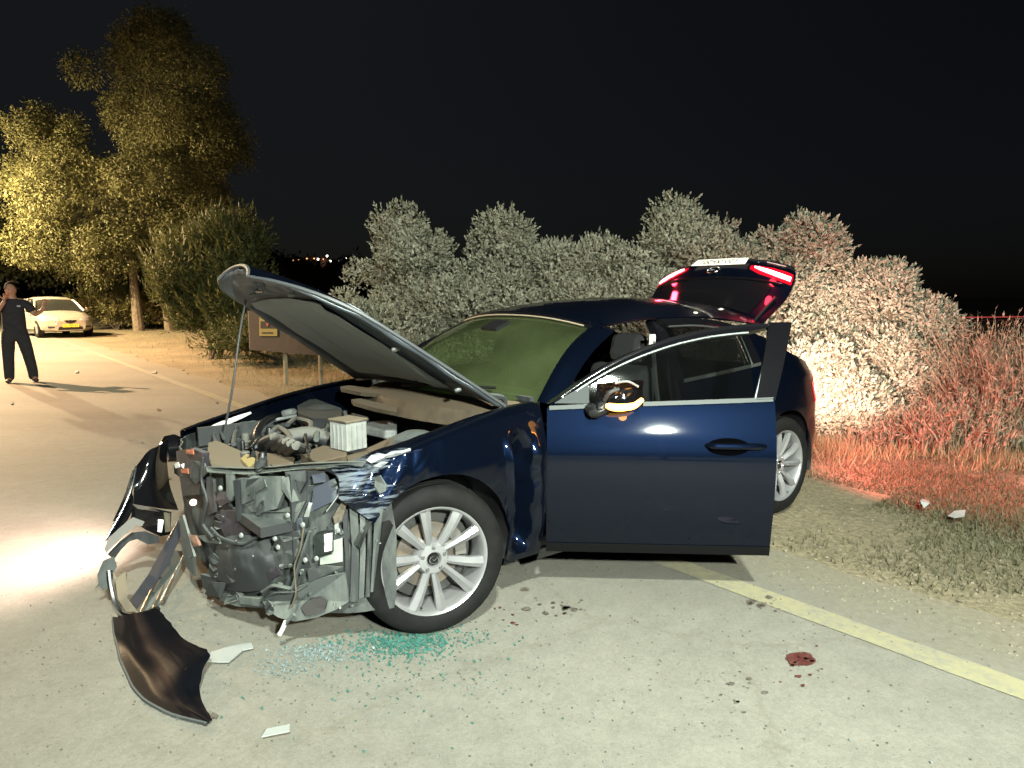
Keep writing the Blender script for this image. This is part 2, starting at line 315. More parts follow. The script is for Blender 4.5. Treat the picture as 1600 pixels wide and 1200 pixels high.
# ================================================================== THE CRASHED CAR
# car frame: x forward from the front axle, y to its left, z up
PAINT = pm('blue_paint', (.0008, .0015, .0037), .40, .0, .6, col2=(.0011, .0020, .0050), scale=300, mix=(.4, .6), detail=2, spec=.075, tint=(.12, .28, .85))
BLACKP = pm('black_plastic', (.008, .008, .009), .42, bump=(220, .15, .002))
GLOSSB = pm('gloss_black', (.004, .004, .005), .12, coat=.6)
RUBBER = pm('rubber', (.0032, .0032, .0035), .8, col2=(.007, .007, .007), scale=14, bump=(60, .2, .003), spec=.2)
CHROME = pm('chrome', (.62, .63, .65), .16, 1.0, bump=(9, .06, .02))
TRIM = pm('satin_trim', (.10, .11, .11), .42, .6)
ALLOY = pm('alloy', (.36, .36, .375), .32, .6, col2=(.29, .29, .30), scale=5)
ALLOYD = pm('alloy_dark', (.16, .165, .17), .45, .6)
STEEL = pm('disc_steel', (.22, .21, .20), .4, .8, col2=(.30, .24, .18), scale=12)
DUSTY = dusty('dusty_black', (.024, .027, .028), (.105, .117, .106), .58, rough=.6)
DUSTD = dusty('dusty_dark', (.016, .018, .020), (.062, .070, .068), .42, rough=.6)
DUSTG = dusty('dusty_grey', (.055, .063, .062), (.14, .153, .138), .62, rough=.65)
DUSTB = dusty('dusty_blue', (.03, .035, .05), (.10, .12, .13), .45)
BROWN = dusty('brown_dust', (.035, .027, .02), (.105, .078, .05), .8)
TAN = dusty('tan_dust', (.055, .045, .032), (.15, .122, .085), .7)
WHITEP = pm('white_plastic', (.66, .67, .66), .5, col2=(.5, .5, .48), scale=10)
LGREY = pm('light_grey_plastic', (.24, .25, .245), .6, col2=(.15, .16, .155), scale=14)
FABRIC = pm('seat_fabric', (.014, .014, .015), .9, bump=(150, .3, .003))
WGLASS = glass('windscreen_glass', (.50, .62, .38), (.13, .165, .07), .17, 1)  # green film: dust plus the screen's reflected glow put into its colour
SGLASS = glass('side_glass', (.40, .44, .43), (.06, .065, .065), .02, 1)
DGLASS = glass('dark_glass', (.05, .055, .055), (.05, .05, .05), .03, 1)

car = empty('crashed_car', (CARX, CARY, 0), YAW)
tag(car, 'dark blue hatchback with its wrecked front bared, bonnet and tailgate raised and front door open', 'car')

plan = crv([-3.47, -3.43, -3.32, -3.15, -2.95, -2.7, -2.2, -1.5, -.7, -.3, 0, .3, .55, .75, .88], [.42, .60, .74, .82, .872, .893, .888, .885, .882, .886, .893, .872, .81, .68, .5])
prof = crv([.10, .18, .24, .32, .45, .58, .68, .76, .86, .93, 1.0, 1.1, 1.2, 1.30, 1.42], [-.10, -.065, -.045, -.030, -.010, .0, .002, -.010, -.036, -.058, -.088, -.135, -.19, -.255, -.36])
def YS(x, z):
    x = np.asarray(x, float); z = np.asarray(z, float)
    return plan(x)+prof(z)-np.clip(-x-2.0, 0, 1.5)*np.clip(z-.9, 0, 1)*.22
belt = crv([-.5, -.9, -1.6, -2.4, -3.0], [.905, .925, .955, 1.0, 1.04])
ARCH = .372; TYR = .326
def arch(x, cx, lo):
    x = np.asarray(x, float); q = ARCH**2-(x-cx)**2
    return np.where(q > 0, np.maximum(lo, TYR+np.sqrt(np.maximum(q, 0))), lo)
def side_patch(xs, lo, hi, s, nz=24, off=0., fn=None, zpow=1.):
    xs = np.asarray(xs); Gd = np.zeros((len(xs), nz, 3)); L, H = lo(xs), hi(xs)
    for j in range(nz):
        t = (j/(nz-1))**zpow; z = L+(H-L)*t; y = YS(xs, z)+off
        if fn is not None: y = y+fn(xs, z)
        Gd[:, j] = np.stack([xs, s*y, z], 1)
    return Gd
def archx(x0, x1, cx, n=70):               # dense sampling towards the ends of the arch
    a = np.linspace(x0, x1, n); e = cx+ARCH*np.cos(np.linspace(0, math.pi, 60)); e = e[(e > min(x0, x1)) & (e < max(x0, x1))]
    return np.unique(np.r_[a, e, cx+ARCH+.0005 if min(x0, x1) < cx+ARCH < max(x0, x1) else a[0], cx-ARCH-.0005 if min(x0, x1) < cx-ARCH < max(x0, x1) else a[0]])
top_f = crv([.62, .45, .3, 0, -.3, -.6], [.70, .735, .765, .835, .885, .915])
# ---- fenders
def dmg(x, z):
    d = np.zeros_like(x)
    for i in range(len(x)):
        a, b = x[i], z[i]
        k = min(1, max(0, (a+.02)/.25))*min(1, max(0, (b-.5)/.2))          # crumpled front part
        v = k*(.030*noise.noise((a*7, b*9, 1))+.020*abs(noise.noise((a*16+b*9, b*5, 4)))-.035)
        u = (a+.455-(b-.5)*.05)                                             # vertical gouge ahead of the door
        hgt = min(1, max(0, (b-.24)/.1))*min(1, max(0, (.83-b)/.13))
        v += hgt*(-.13*max(0, 1-abs(u)/.062)+.030*max(0, 1-abs(u-.080)/.026)+.016*max(0, 1-abs(u+.095)/.03))
        v += hgt*(.075*abs(noise.noise((a*8+b*3, b*6, 2)))-.015)*math.exp(-(u/.10)**2)
        d[i] = v
    return d
def fend_lo(x): 
    lo = arch(x, 0, .205); return np.where(x > .30, np.maximum(lo, .545+(x-.30)*.9), lo)
xs = archx(-.592, .43, 0, 120); Gd = side_patch(xs, fend_lo, top_f, 1, 46, fn=dmg)
cap = np.zeros((len(xs), 6, 3))                                             # top edge rolled inwards
for j in range(6):
    a = (j+1)/6; cap[:, j] = Gd[:, -1]+np.stack([0*xs, -.10*a*np.ones_like(xs), .022*math.sin(a*2.2)*np.ones_like(xs)], 1)
SCR = PAINT.copy(); SCR.name = 'scraped_paint'; n = SCR.node_tree.nodes; l = SCR.node_tree.links; bs = n['Principled BSDF']; src = bs.inputs['Base Color'].links[0].from_socket
tc = n.new('ShaderNodeTexCoord'); mp = n.new('ShaderNodeMapping'); mp.inputs['Rotation'].default_value = (0, R(28), 0); mp.inputs['Scale'].default_value = (5, 5, 46); l.new(tc.outputs['Object'], mp.inputs['Vector'])
t1 = n.new('ShaderNodeTexNoise'); t1.inputs['Scale'].default_value = 1.0; t1.inputs['Detail'].default_value = 7; t1.inputs['Roughness'].default_value = .7; l.new(mp.outputs['Vector'], t1.inputs['Vector'])
sx = n.new('ShaderNodeSeparateXYZ'); l.new(tc.outputs['Object'], sx.inputs[0]); rx = n.new('ShaderNodeMapRange'); rx.inputs['From Min'].default_value = -.10; rx.inputs['From Max'].default_value = .34; rx.inputs['To Min'].default_value = -.22; rx.inputs['To Max'].default_value = .05; l.new(sx.outputs['X'], rx.inputs['Value'])
ad = n.new('ShaderNodeMath'); l.new(t1.outputs['Fac'], ad.inputs[0]); l.new(rx.outputs[0], ad.inputs[1]); mr = n.new('ShaderNodeMapRange'); mr.inputs['From Min'].default_value = .52; mr.inputs['From Max'].default_value = .62; l.new(ad.outputs[0], mr.inputs['Value'])
mx = n.new('ShaderNodeMix'); mx.data_type = 'RGBA'; mx.inputs['B'].default_value = (.10, .115, .135, 1); l.new(mr.outputs[0], mx.inputs['Factor']); l.new(src, mx.inputs['A']); l.new(mx.outputs['Result'], bs.inputs['Base Color'])
iv = n.new('ShaderNodeMath'); iv.operation = 'SUBTRACT'; iv.inputs[0].default_value = .6; l.new(mr.outputs[0], iv.inputs[1]); l.new(iv.outputs[0], bs.inputs['Coat Weight'])
fender = grid('front_fender', np.concatenate([Gd, cap], 1), SCR, car, .004, sharp=24); fender['label'] = 'crumpled dark blue front fender scraped white and gouged ahead of the door'
xs = archx(-.592, .60, 0); Gd = side_patch(xs, lambda x: np.where(x > .33, .45, arch(x, 0, .205)), top_f, -1, 20)
cap = np.stack([Gd[:, -1]+np.array([0, .10*a, .022*math.sin(a*2.2)]) for a in (.2, .4, .6, .8, 1)], 1)
grid('front_fender', np.concatenate([Gd, cap], 1), PAINT, car)
# bare scrapes: torn white plastic stuck to the crumpled fender
def onfend(a, b, off):
    q = CPl(a, b, 1, .86)
    for _ in range(5): q = CPl(a, b, 1, float(YS(q[0], min(q[2], 1.0))+dmg(np.array([q[0]]), np.array([q[2]]))[0])+off)
    return q
for k, pts in enumerate([[(572, 719), (580, 711), (592, 708), (601, 711), (612, 705), (628, 704), (641, 700), (642, 704), (620, 712), (603, 716), (590, 722), (580, 724)], [(582, 729), (596, 721), (607, 722), (594, 730)]]):
    P = [onfend(a, b, .007) for a, b in pts]; cen_ = sum(P)/len(P); MB().add(P+[cen_+np.array([0, .006, .002])], [(i, (i+1) % len(P), len(P)) for i in range(len(P))]).build('scrape', pm('scrape_white', (.34, .35, .36), .6, col2=(.12, .13, .15), scale=40), car, thick=.002)
# ---- doors
def door(s, xf, xr, lo, topc, inner_front, inner_rear, drop, name, glassm, hinge=None, ang=0., handle_x=None, black_pillar=True, lean=.035):
    root = empty(name, (0, 0, 0)); root.parent = car
    hx, hy = hinge if hinge else (xf, s*.86)
    root.location = (hx, hy, 0); root.rotation_euler = (0, 0, ang)
    sh = np.array([hx, hy, 0.])
    xs = np.unique(np.r_[np.linspace(xf, xr, 60), xf-.004, xr+.004]) if xr < xf else None
    sk = mk('skin', *(lambda b: (b.v, b.f))(MB().grid(side_patch(xs, lo, lambda x: belt(x), s, 34)-sh)), PAINT, root, smooth=True, thick=.005, sharp=50)
    # inner trim
    inn = side_patch(xs[2:-2], lambda x: lo(x)+.02, lambda x: belt(x)-.005, s, 10, off=-.075)
    edgeT = []
    grid('door_card', inn-sh, BLACKP, root, .03)
    b = MB(); Z = np.linspace(0, 1, 12)
    for xe in (xf-.003, xr+.003):                                             # edges between skin and card
        zz = lo(np.array([xe]))[0]+(belt(xe)-lo(np.array([xe]))[0])*Z; b.grid(np.stack([np.stack([[xe, s*(YS(xe, z)-.002), z] for z in zz]), np.stack([[xe, s*(YS(xe, z)-.085), z] for z in zz])], 0)-sh)
    zb = np.stack([np.stack([[x, s*(YS(x, lo(np.array([x]))[0])-.002), lo(np.array([x]))[0]+.003] for x in xs]), np.stack([[x, s*(YS(x, lo(np.array([x]))[0])-.085), lo(np.array([x]))[0]+.003] for x in xs])], 0); b.grid(zb-sh)
    b.build('door_edge', PAINT, root, thick=.004)
    st_ = np.stack([np.stack([[x, s*(YS(x, lo(np.array([x]))[0]+dz)+.004), lo(np.array([x]))[0]+dz-.012] for x in xs]) for dz in (.0, .02, .045)], 1); grid('lower_moulding', st_-sh, pm('sill_black', (.003, .003, .0035), .6, spec=.1), root, .004)
    # window frame: outer curve over the top, then down the rear post
    xt = np.linspace(xf, xr-(lean if black_pillar else 0), 40); zt = topc(xt)
    outer = [(x, z) for x, z in zip(xt, zt)]
    inner = [(min(x, inner_front)-.0, max(topc(min(x, inner_front))-drop, belt(x)+.002)) for x in xt]
    inner = [(x if x > inner_rear else inner_rear, z if x > inner_rear else max(topc(inner_rear)-drop, belt(x))) for x, z in inner]
    top = np.zeros((40, 4, 3))
    for i in range(40):
        (x0, z0), (x1, z1) = outer[i], inner[i]
        for j in range(4):
            t = j/3; x = x0+(x1-x0)*t; z = z0+(z1-z0)*t; top[i, j] = (x, s*(YS(x, z)-(.006 if 0 < j < 3 else .0)), z)
    grid('window_frame', top-sh, GLOSSB, root, .028, sharp=50)
    br = MB(); xp = np.array([inner[i] for i in range(40) if inner[i][0] > inner_rear+.001])
    br.tube([(x, s*(YS(x, z)+.008), z+.004)-sh for x, z in xp], .006, 6); br.build('window_trim', TRIM, root, smooth=True)
    # rear post
    zs = np.linspace(0, 1, 14); post = np.zeros((14, 5, 3)); zrt = topc(xr-lean if black_pillar else xr)
    for i, t in enumerate(zs):
        for j in range(5):
            u = j/4; xa = inner_rear+(xr-inner_rear)*u; xb = inner_rear-lean*.85+((xr-(lean if black_pillar else 0))-(inner_rear-lean*.85))*u
            x = xa+(xb-xa)*t; z0 = belt(x); z1 = float(topc(max(x, xr-lean))); z = z0+(z1-z0)*t; post[i, j] = (x, s*(YS(x, z)+.003), z)
    grid('pillar_cover', post-sh, GLOSSB, root, .03, sharp=50)
    MB().tube([(x, s*(YS(x, z)+.010), z)-sh for x, z in zip(np.linspace(inner_rear, inner_rear-lean*.85, 8), np.linspace(belt(inner_rear)+.01, topc(inner_rear)-drop, 8))], .006, 6).build('window_trim', TRIM, root, smooth=True)
    # glass
    xg = np.linspace(inner_front-.0, inner_rear, 24); gg = np.zeros((24, 8, 3))
    for i, x in enumerate(xg):
        z0 = belt(x)-.01; z1 = max(topc(x)-drop+.006, z0+.002)
        for j in range(8):
            z = z0+(z1-z0)*j/7; gg[i, j] = (x, s*(YS(x, z)-.014), z)
    grid('window_glass', gg-sh, glassm, root, 0)
    xb = np.linspace(xf-.01, xr+.01, 30)                                     # belt moulding
    mo = np.stack([np.stack([[x, s*(YS(x, belt(x))+.012), belt(x)+dz] for x in xb]) for dz in (-.006, .014)], 1); grid('belt_moulding', mo-sh, TRIM, root, .008)
    # handle: recess imitated by a flat patch of shade colour, grip and lock cylinder
    if handle_x:
        hz = .745; cup = np.zeros((15, 9, 3))
        for i in range(15):
            for j in range(9):
                u, v = i/7-1, j/4-1; rr = min(1, math.hypot(u, v)); k = max(abs(u), abs(v)); q = k/max(1e-6, math.hypot(u, v)) if k else 1
                x = handle_x+.105*u*q*.95; z = hz+.040*v*q; y = YS(x, z)+.0045-.002*max(0, 1-(u*q)**2-(v*q)**2)**.5
                cup[i, j] = (x, s*y, z)
        grid('handle_shade_patch', cup-sh, pm('recess_shade', (.001, .001, .0014), .9, spec=0.), root, .002)
        P = smoothpath([(handle_x+.10, s*(YS(handle_x, hz)+.004), hz+.006), (handle_x+.07, s*(YS(handle_x, hz)+.032), hz+.008), (handle_x-.03, s*(YS(handle_x, hz)+.036), hz+.008), (handle_x-.13, s*(YS(handle_x, hz)+.024), hz+.006), (handle_x-.17, s*(YS(handle_x, hz)+.006), hz+.004)], 18)
        hd = MB().tube(P-sh, [.010, .013, .015, .015, .015, .015, .015, .015, .015, .015, .015, .015, .016, .016, .016, .015, .013, .009], 8).build('door_handle', PAINT, root, smooth=True)
        MB().lathe([(0, .006), (.011, .005), (.012, 0)], 14).build('lock', CHROME, root, smooth=True).location = np.array((handle_x-.145, s*(YS(handle_x-.145, hz)+.020), hz+.006))-sh
    return root, sh
ftop = crv([-.60, -.68, -.8, -.95, -1.1, -1.25, -1.42, -1.6, -1.74, -1.85], [.93, .985, 1.065, 1.145, 1.205, 1.25, 1.283, 1.30, 1.303, 1.300])
rtop = crv([-1.66, -1.9, -2.2, -2.45, -2.7], [1.303, 1.305, 1.285, 1.24, 1.16])
flo = lambda x: np.full_like(np.asarray(x, float), .225)
rlo = lambda x: arch(x, -2.7, .225)
DOOR_ANG = R(-42)
fdoor, fsh = door(1, -.602, -1.660, flo, ftop, -.74, -1.570, .040, 'front_door', SGLASS, hinge=(-.602, .868), ang=DOOR_ANG, handle_x=-1.44, lean=.12)
fdoor['label'] = 'dark blue front door swung wide open'
door(-1, -.602, -1.660, flo, ftop, -.74, -1.545, .040, 'front_door', SGLASS, handle_x=-1.44)
for s in (1, -1): door(s, -1.668, -2.50, rlo, rtop, -1.73, -2.40, .045, 'rear_door', DGLASS, handle_x=-2.28, black_pillar=False)
# mirror sail panel on the open door
b = MB(); pts = [(-.635, .935), (-.80, .935), (-.80, 1.035)]
b.prism([np.array((x, YS(x, z)-.004, z))-fsh for x, z in pts], (0, .016, 0)); b.build('mirror_sail', pm('sail', (.035, .04, .042), .6, spec=.2), fdoor)
# broken mirror: foot, bare shell, motor and the lit repeater
mir = fdoor
MO = np.array((-.80, .835, .930))-fsh
def mm(a, b, c): return MO+np.array((.02-b, a+.055, c))      # folded back: its front looks outwards
MB().tube(smoothpath([MO+(.0, -.01, -.02), MO+(-.02, .05, -.025), mm(-.01, .10, .005)], 8), [.03, .028, .03, .032, .034, .034, .034, .032], 10).build('mirror_foot', BLACKP, mir, smooth=True)
sh_ = np.zeros((14, 10, 3))
for i in range(14):
    for j in range(10):
        u, v = i/13*2-1, j/9*2-1
        q = max(0, 1-abs(u)**3.0*.8)*max(0, 1-abs(v)**3.2*.8)
        sh_[i, j] = mm(.035-.085*q+.012*noise.noise((u*4, v*4, 3)), .155+.105*u, .058+.060*v+.010*u)
grid('mirror_shell', sh_, GLOSSB, mir, .004)
MB().tube(smoothpath([mm(.012, .085, .03), mm(.03, .11, .07), mm(.02, .15, .085)], 8), .009, 7).build('mirror_bracket', DUSTD, mir, smooth=True)
MB().tube(smoothpath([mm(.05, .13, .115), mm(.055, .18, .125), mm(.05, .235, .10)], 8), .005, 6).build('mirror_rim', LGREY, mir)
MB().tube(smoothpath([mm(.050, .09, .012), mm(.062, .14, .005), mm(.06, .21, .012), mm(.04, .255, .040)], 14), [.009, .015, .017, .017, .017, .017, .017, .016, .016, .015, .014, .013, .012, .010], 8).build('repeater', pm('amber_lens', (1, .45, .1), .3, emit=(1, .42, .08), estr=8), mir, smooth=True)
lamp('repeater_light', 'POINT', mm(.085, .19, .0), 1.1, (1, .33, .04), mir, shadow_soft_size=.02)

# ---- quarter panels, sills, roof
for s in (1, -1):
    xs = archx(-3.40, -2.505, -2.7, 70)
    qlo = lambda x: np.where(x < -3.03, .60+0*x, arch(x, -2.7, .225))
    qhi = crv([-2.5, -2.6, -2.75, -2.95, -3.15, -3.40], [1.235, 1.20, 1.15, 1.06, 1.0, .945])
    grid('rear_quarter', side_patch(xs, qlo, qhi, s, 34), PAINT, car, .005)
    xs = archx(-.60, -2.34, -9, 40); grid('sill', side_patch(xs, lambda x: .165+0*x, lambda x: .222+0*x, s, 5, off=-.012), GLOSSB, car, .01)
    # wheel-arch liners
    for cx in (0, -2.7):
        b = MB(); A = np.linspace(-.25, math.pi+.25, 26) if not (cx == 0 and s == 1) else np.linspace(.35, math.pi+.25, 26)
        b.grid(np.stack([np.stack([[cx+.385*math.cos(a), s*yy, TYR+.385*math.sin(a)] for a in A]) for yy in (.86, .70, .52)], 1)); b.build('wheel_liner', dusty('liner', (.010, .010, .011), (.075, .085, .08), .35), car, thick=.004, smooth=True)
# roof skin
rz = crv([-1.14, -1.3, -1.6, -1.95, -2.3, -2.6, -2.82], [1.345, 1.375, 1.408, 1.425, 1.418, 1.395, 1.365])
xr_ = np.linspace(-1.14, -2.82, 44); vv = np.linspace(-1, 1, 31); roof = np.zeros((44, 31, 3))
for i, x in enumerate(xr_):
    ze = float(crv([-1.14, -1.3, -1.6, -2.0, -2.4, -2.82], [1.268, 1.287, 1.308, 1.310, 1.285, 1.235])(x)); hw = float(YS(x, ze))+.004
    for j, v in enumerate(vv): roof[i, j] = (x-.03*(1-abs(v)**2)*0+.05*(abs(v)**3)*(1 if x > -1.2 else 0)*-1, hw*v, ze+(rz(x)-ze)*(1-abs(v)**2.6))
grid('roof', roof, PAINT, car, .012)
# windscreen
ws = np.zeros((25, 17, 3))
for i in range(25):
    v = i/12-1
    for j in range(17):
        t = j/16; bx = -.40-.27*abs(v)**2.2; bz = .935-.02*abs(v)**2; by = .735*v
        tx = -1.145-.05*abs(v)**3; tz = 1.335-.062*abs(v)**2.4; ty = .60*v
        bow = .035*math.sin(math.pi*t)
        ws[i, j] = (bx+(tx-bx)*t+bow*.55, by+(ty-by)*t, bz+(tz-bz)*t+bow)
grid('windscreen', ws, WGLASS, car, 0)
for s, col in ((0, 'left'), (24, 'right')):                                  # black frit band and A-pillars
    e = ws[s]; sg = -1 if s == 0 else 1
    strip = np.stack([e+(0, -sg*.03, .004), e+(-.005, sg*.0, .006), e+(-.03, sg*.035, .0), e+(-.075, sg*.062, -.025)], 1); grid('a_pillar', strip, PAINT, car, .012)
grid('header_band', np.stack([ws[:, -2]+(0, 0, .004), ws[:, -1]+(0, 0, .008), ws[:, -1]+(-.03, 0, .012)], 1), GLOSSB, car, .004)
MB().tube(ws[1:-1, -2]+(0.004, 0, .01), .005, 6).build('header_seal', pm('tan_seal', (.25, .2, .14), .6), car, smooth=True)
# cowl with wipers, dust and the plastic scuttle
cw = np.stack([ws[:, 0]+(.0, 0, .0), ws[:, 0]+(.07, 0, -.02), ws[:, 0]+(.13, 0, -.045), ws[:, 0]+(.16, 0, -.12)], 1); grid('scuttle', cw, BROWN, car, .008)
MB().tube(smoothpath([(-.36, -.05, .955), (-.42, .3, .985), (-.52, .58, .99)], 12), .007, 6).build('wiper', BLACKP, car)
MB().tube(smoothpath([(-.34, -.55, .94), (-.37, -.25, .975), (-.40, .05, .985)], 12), .007, 6).build('wiper', BLACKP, car)
# ---- inside
b = MB(); b.box((-1.75, 0, .28), (2.5, 1.5, .06)); b.build('cabin_floor', FABRIC, car)
dash = np.stack([np.stack([[x, y, z] for y in np.linspace(-.70, .70, 15)]) for x, z in ((-.52, .90), (-.75, .935), (-.92, .925), (-.99, .86), (-.96, .70), (-.85, .50))], 1); grid('dashboard', dash, pm('dash', (.012, .013, .012), .7), car, .01)
b = MB(); b.lathe([(.185+.014*math.cos(a), .014*math.sin(a)) for a in np.linspace(0, 2*math.pi, 9)[:-1]], 28, closed=True); b.box((0, 0, 0), (.36, .02, .05)); b.box((0, 0, -.09), (.05, .02, .17)); b.lathe([(0, .03), (.07, .03), (.08, -.01)], 16)
st = b.build('steering_wheel', BLACKP, car, smooth=True); st.location = (-1.08, .37, .82); st.rotation_euler = (R(25), 0, R(-90))
def seat(y, x, w=.5):
    r = empty('front_seat', (x, y, 0)); r.parent = car
    def pad(nm, c, d, rot):
        o = MB().box((0, 0, 0), d).build(nm, FABRIC, r, bevel=.05); o.location = c; o.rotation_euler = rot
    pad('cushion', (0, 0, .42), (.5, w, .16), (0, R(-8), 0)); pad('backrest', (-.30, 0, .73), (.15, w*.95, .60), (0, R(-16), 0)); pad('headrest', (-.41, 0, 1.12), (.10, .26, .19), (0, R(-10), 0))
    MB().tube([(-.38, -.06, 1.0), (-.40, -.06, 1.08)], .008, 6).tube([(-.38, .06, 1.0), (-.40, .06, 1.08)], .008, 6).build('headrest_post', CHROME, r)
seat(.36, -1.32); seat(-.36, -1.32)
o = MB().box((0, 0, 0), (.16, 1.2, .55)).build('rear_bench', FABRIC, car, bevel=.05); o.location = (-2.45, 0, .72); o.rotation_euler = (0, R(-22), 0)
hl = roof[2:-2, 3:-3].copy(); hl[:, :, 2] -= .035; hl[:, :, 1] *= .93; grid('headliner', hl, pm('headliner', (.22, .22, .19), .9), car, 0)
for s in (1, -1):                                                            # B-pillars with belts
    b = MB(); b.grid(np.stack([np.stack([[-1.62-.03*t, s*(YS(-1.65, .3+1.0*t)-.055), .3+1.0*t] for t in np.linspace(0, 1, 10)]), np.stack([[-1.76-.03*t, s*(YS(-1.7, .3+1.0*t)-.055), .3+1.0*t] for t in np.linspace(0, 1, 10)])], 1)); b.build('b_pillar', GLOSSB, car, thick=.05, smooth=True)
    b = MB(); b.tube(smoothpath([(-1.60, s*.66, 1.18), (-1.585, s*.70, .95), (-1.58, s*.76, .6), (-1.58, s*.76, .38)], 14), .012, 4); b.build('seat_belt', pm('belt', (.03, .03, .03), .8), car)
    MB().box((-1.60, s*.655, 1.19), (.03, .02, .06)).build('belt_anchor', WHITEP, car)
    b = MB(); b.grid(np.stack([np.stack([[-.62, s*(YS(-.62, z)-.05), z] for z in np.linspace(.2, .93, 8)]), np.stack([[-.62, s*.6, z] for z in np.linspace(.2, .93, 8)])], 1)); b.build('door_jamb', GLOSSB, car, thick=.03)
b = MB(); b.tube([(-.98, .0, 1.265), (-.95, .0, 1.24)], .012, 6); b.box((-1.0, .0, 1.215), (.03, .24, .065), (0, R(12), R(8))); b.box((-.95, .03, 1.255), (.11, .14, .05), (0, R(22), 0)); b.build('interior_mirror', BLACKP, car)
b = MB(); b.box((-.63, 0, .60), (.03, 1.45, .70)); b.build('firewall', DUSTD, car)
b = MB(); b.box((-1.7, 0, .2), (3.0, 1.4, .05)); b.box((-3.0, 0, .3), (.8, 1.35, .05)); b.build('underbody', BLACKP, car)
# ---- tail: bumper, lamps, open boot
pl = smoothpath([(-3.03, .855, 0), (-3.18, .818, 0), (-3.33, .74, 0), (-3.44, .58, 0), (-3.485, .3, 0), (-3.495, 0, 0), (-3.485, -.3, 0), (-3.44, -.58, 0), (-3.33, -.74, 0), (-3.18, -.818, 0), (-3.03, -.855, 0)], 61)
def ring(zs): 
    out = np.zeros((61, len(zs), 3))
    for i in range(61):
        c_ = np.array([-2.7, 0, 0]); d = pl[i]-c_; 
        for j, (z, ins) in enumerate(zs): q = c_+d*(1-ins); out[i, j] = (q[0], q[1], z)
    return out
grid('rear_bumper', ring([(.20, .09), (.26, .035), (.36, .01), (.48, 0), (.58, .004), (.64, .02), (.655, .07)]), PAINT, car, .006)
grid('rear_diffuser', ring([(.17, .14), (.20, .095), (.25, .045)]), BLACKP, car, .006)
b = MB(); b.box((-2.95, 0, .62), (.9, 1.25, .04)); b.box((-2.55, 0, .8), (.04, 1.25, .4)); b.build('boot_floor', FABRIC, car)
RED = pm('red_lens', (.25, .002, .008), .12, coat=1., emit=(1, .01, .03), estr=.5)
REDG = pm('red_glow', (1, .02, .06), .2, emit=(1, .05, .10), estr=9)
for s in (1, -1):
    xs = np.linspace(-3.385, -3.17, 22)
    t = grid('tail_lamp', side_patch(xs, lambda x: .70+(x+3.17)*-.12, lambda x: .835+(x+3.17)*-.30, s, 8, off=.007), RED, car, .004)
    t2 = side_patch(np.linspace(-3.375, -3.28, 10), lambda x: .745+0*x, lambda x: .80+0*x, s, 4, off=.012); grid('reversing_lens', t2, pm('reverse_lens', (1, .9, .9), .2, emit=(1, .75, .8), estr=14), t, .003)
    # light of the tail lamp: red all round, white from the reversing bulb
    e = empty('lamp_bulb', (0, 0, 0)); e.parent = t
    lr = lamp('tail_light', 'SPOT', (-3.45, s*.72, .76), 900 if s > 0 else 30, (1, .15, .14), t, spot_size=R(170), spot_blend=.9, shadow_soft_size=.12)
    lr.rotation_euler = Vector((-1, s*.45, .16)).to_track_quat('-Z', 'Y').to_euler()
    lw = lamp('reversing_light', 'SPOT', (-3.47, s*.66, .80), 1900 if s > 0 else 250, (1, .80, .66), t, spot_size=R(48), spot_blend=.9, shadow_soft_size=.04)
    lw.rotation_euler = Vector((-.915, -.42, -.02)).to_track_quat('-Z', 'Y').to_euler()
    bpy.data.objects.remove(e)
# ---- open bonnet
bon = empty('bonnet', (0, 0, 0)); bon.parent = car; bon['label'] = 'raised bonnet showing its dusty grey underside'
HX, HZ = -.47, .945
hang = math.atan2(1.575-HZ, .50-HX); HL = 1.15
hwid = crv([0, .12, .4, .7, .9, 1.02, 1.10, 1.15], [.735, .73, .705, .665, .60, .50, .36, .20])
def hoodpt(u, v, off):                        # u: metres from the hinge, v: -1..1 across, off: metres below the skin
    hw = float(hwid(u)); y = v*hw; crown = .045*(1-v*v)*min(1, .35+u) - .055*max(0, u-.80)**1.4*3 - .02*abs(v)**6
    a = u; n_ = crown-off
    return np.array([HX+a*math.cos(hang)-n_*math.sin(hang), y, HZ+a*math.sin(hang)+n_*math.cos(hang)])
us = np.r_[np.linspace(0, .9, 46), np.linspace(.915, 1.15, 22)]; vs = np.linspace(-1, 1, 57)
grid('outer_skin', np.stack([np.stack([hoodpt(u, v, 0) for v in vs]) for u in us]), PAINT, bon, .003)
def relief(u, v):
    hw = float(hwid(u)); y = abs(v)*hw; e = min(hw-y, u, (1.15-u)*1.0)
    d = .028 if e > .02 else .010+.018*(e/.02 if e > 0 else 0)
    def box(u0, u1, y0, y1, s=.02):          # smooth box mask
        f = lambda t: min(1, max(0, t/s)); return f(u-u0)*f(u1-u)*f(y-y0)*f(y1-y)
    d += .022*box(.16, .90, -1, .42+.06*(1-u))-.030*box(.16, .86, .50, .62-.10*max(0, u-.5))-.010*box(.30, .78, -1, .14, .04)
    d += .016*box(.92, 1.08, .05, .30, .03)-.012*box(.945, 1.02, .10, .20, .012)+.008*box(.93, 1.0, -1, .06, .012)
    d += .006*noise.noise((u*5, v*5, 1))*1.5
    return d
us2 = np.r_[np.linspace(.004, 1.142, 96)]; vs2 = np.linspace(-.992, .992, 97)
UND = dusty('bonnet_underside', (.11, .13, .155), (.32, .36, .385), .75, rough=.5, scale=5)
grid('inner_panel', np.stack([np.stack([hoodpt(u, v, relief(u, v)) for v in vs2]) for u in us2]), UND, bon, .003, sharp=60)
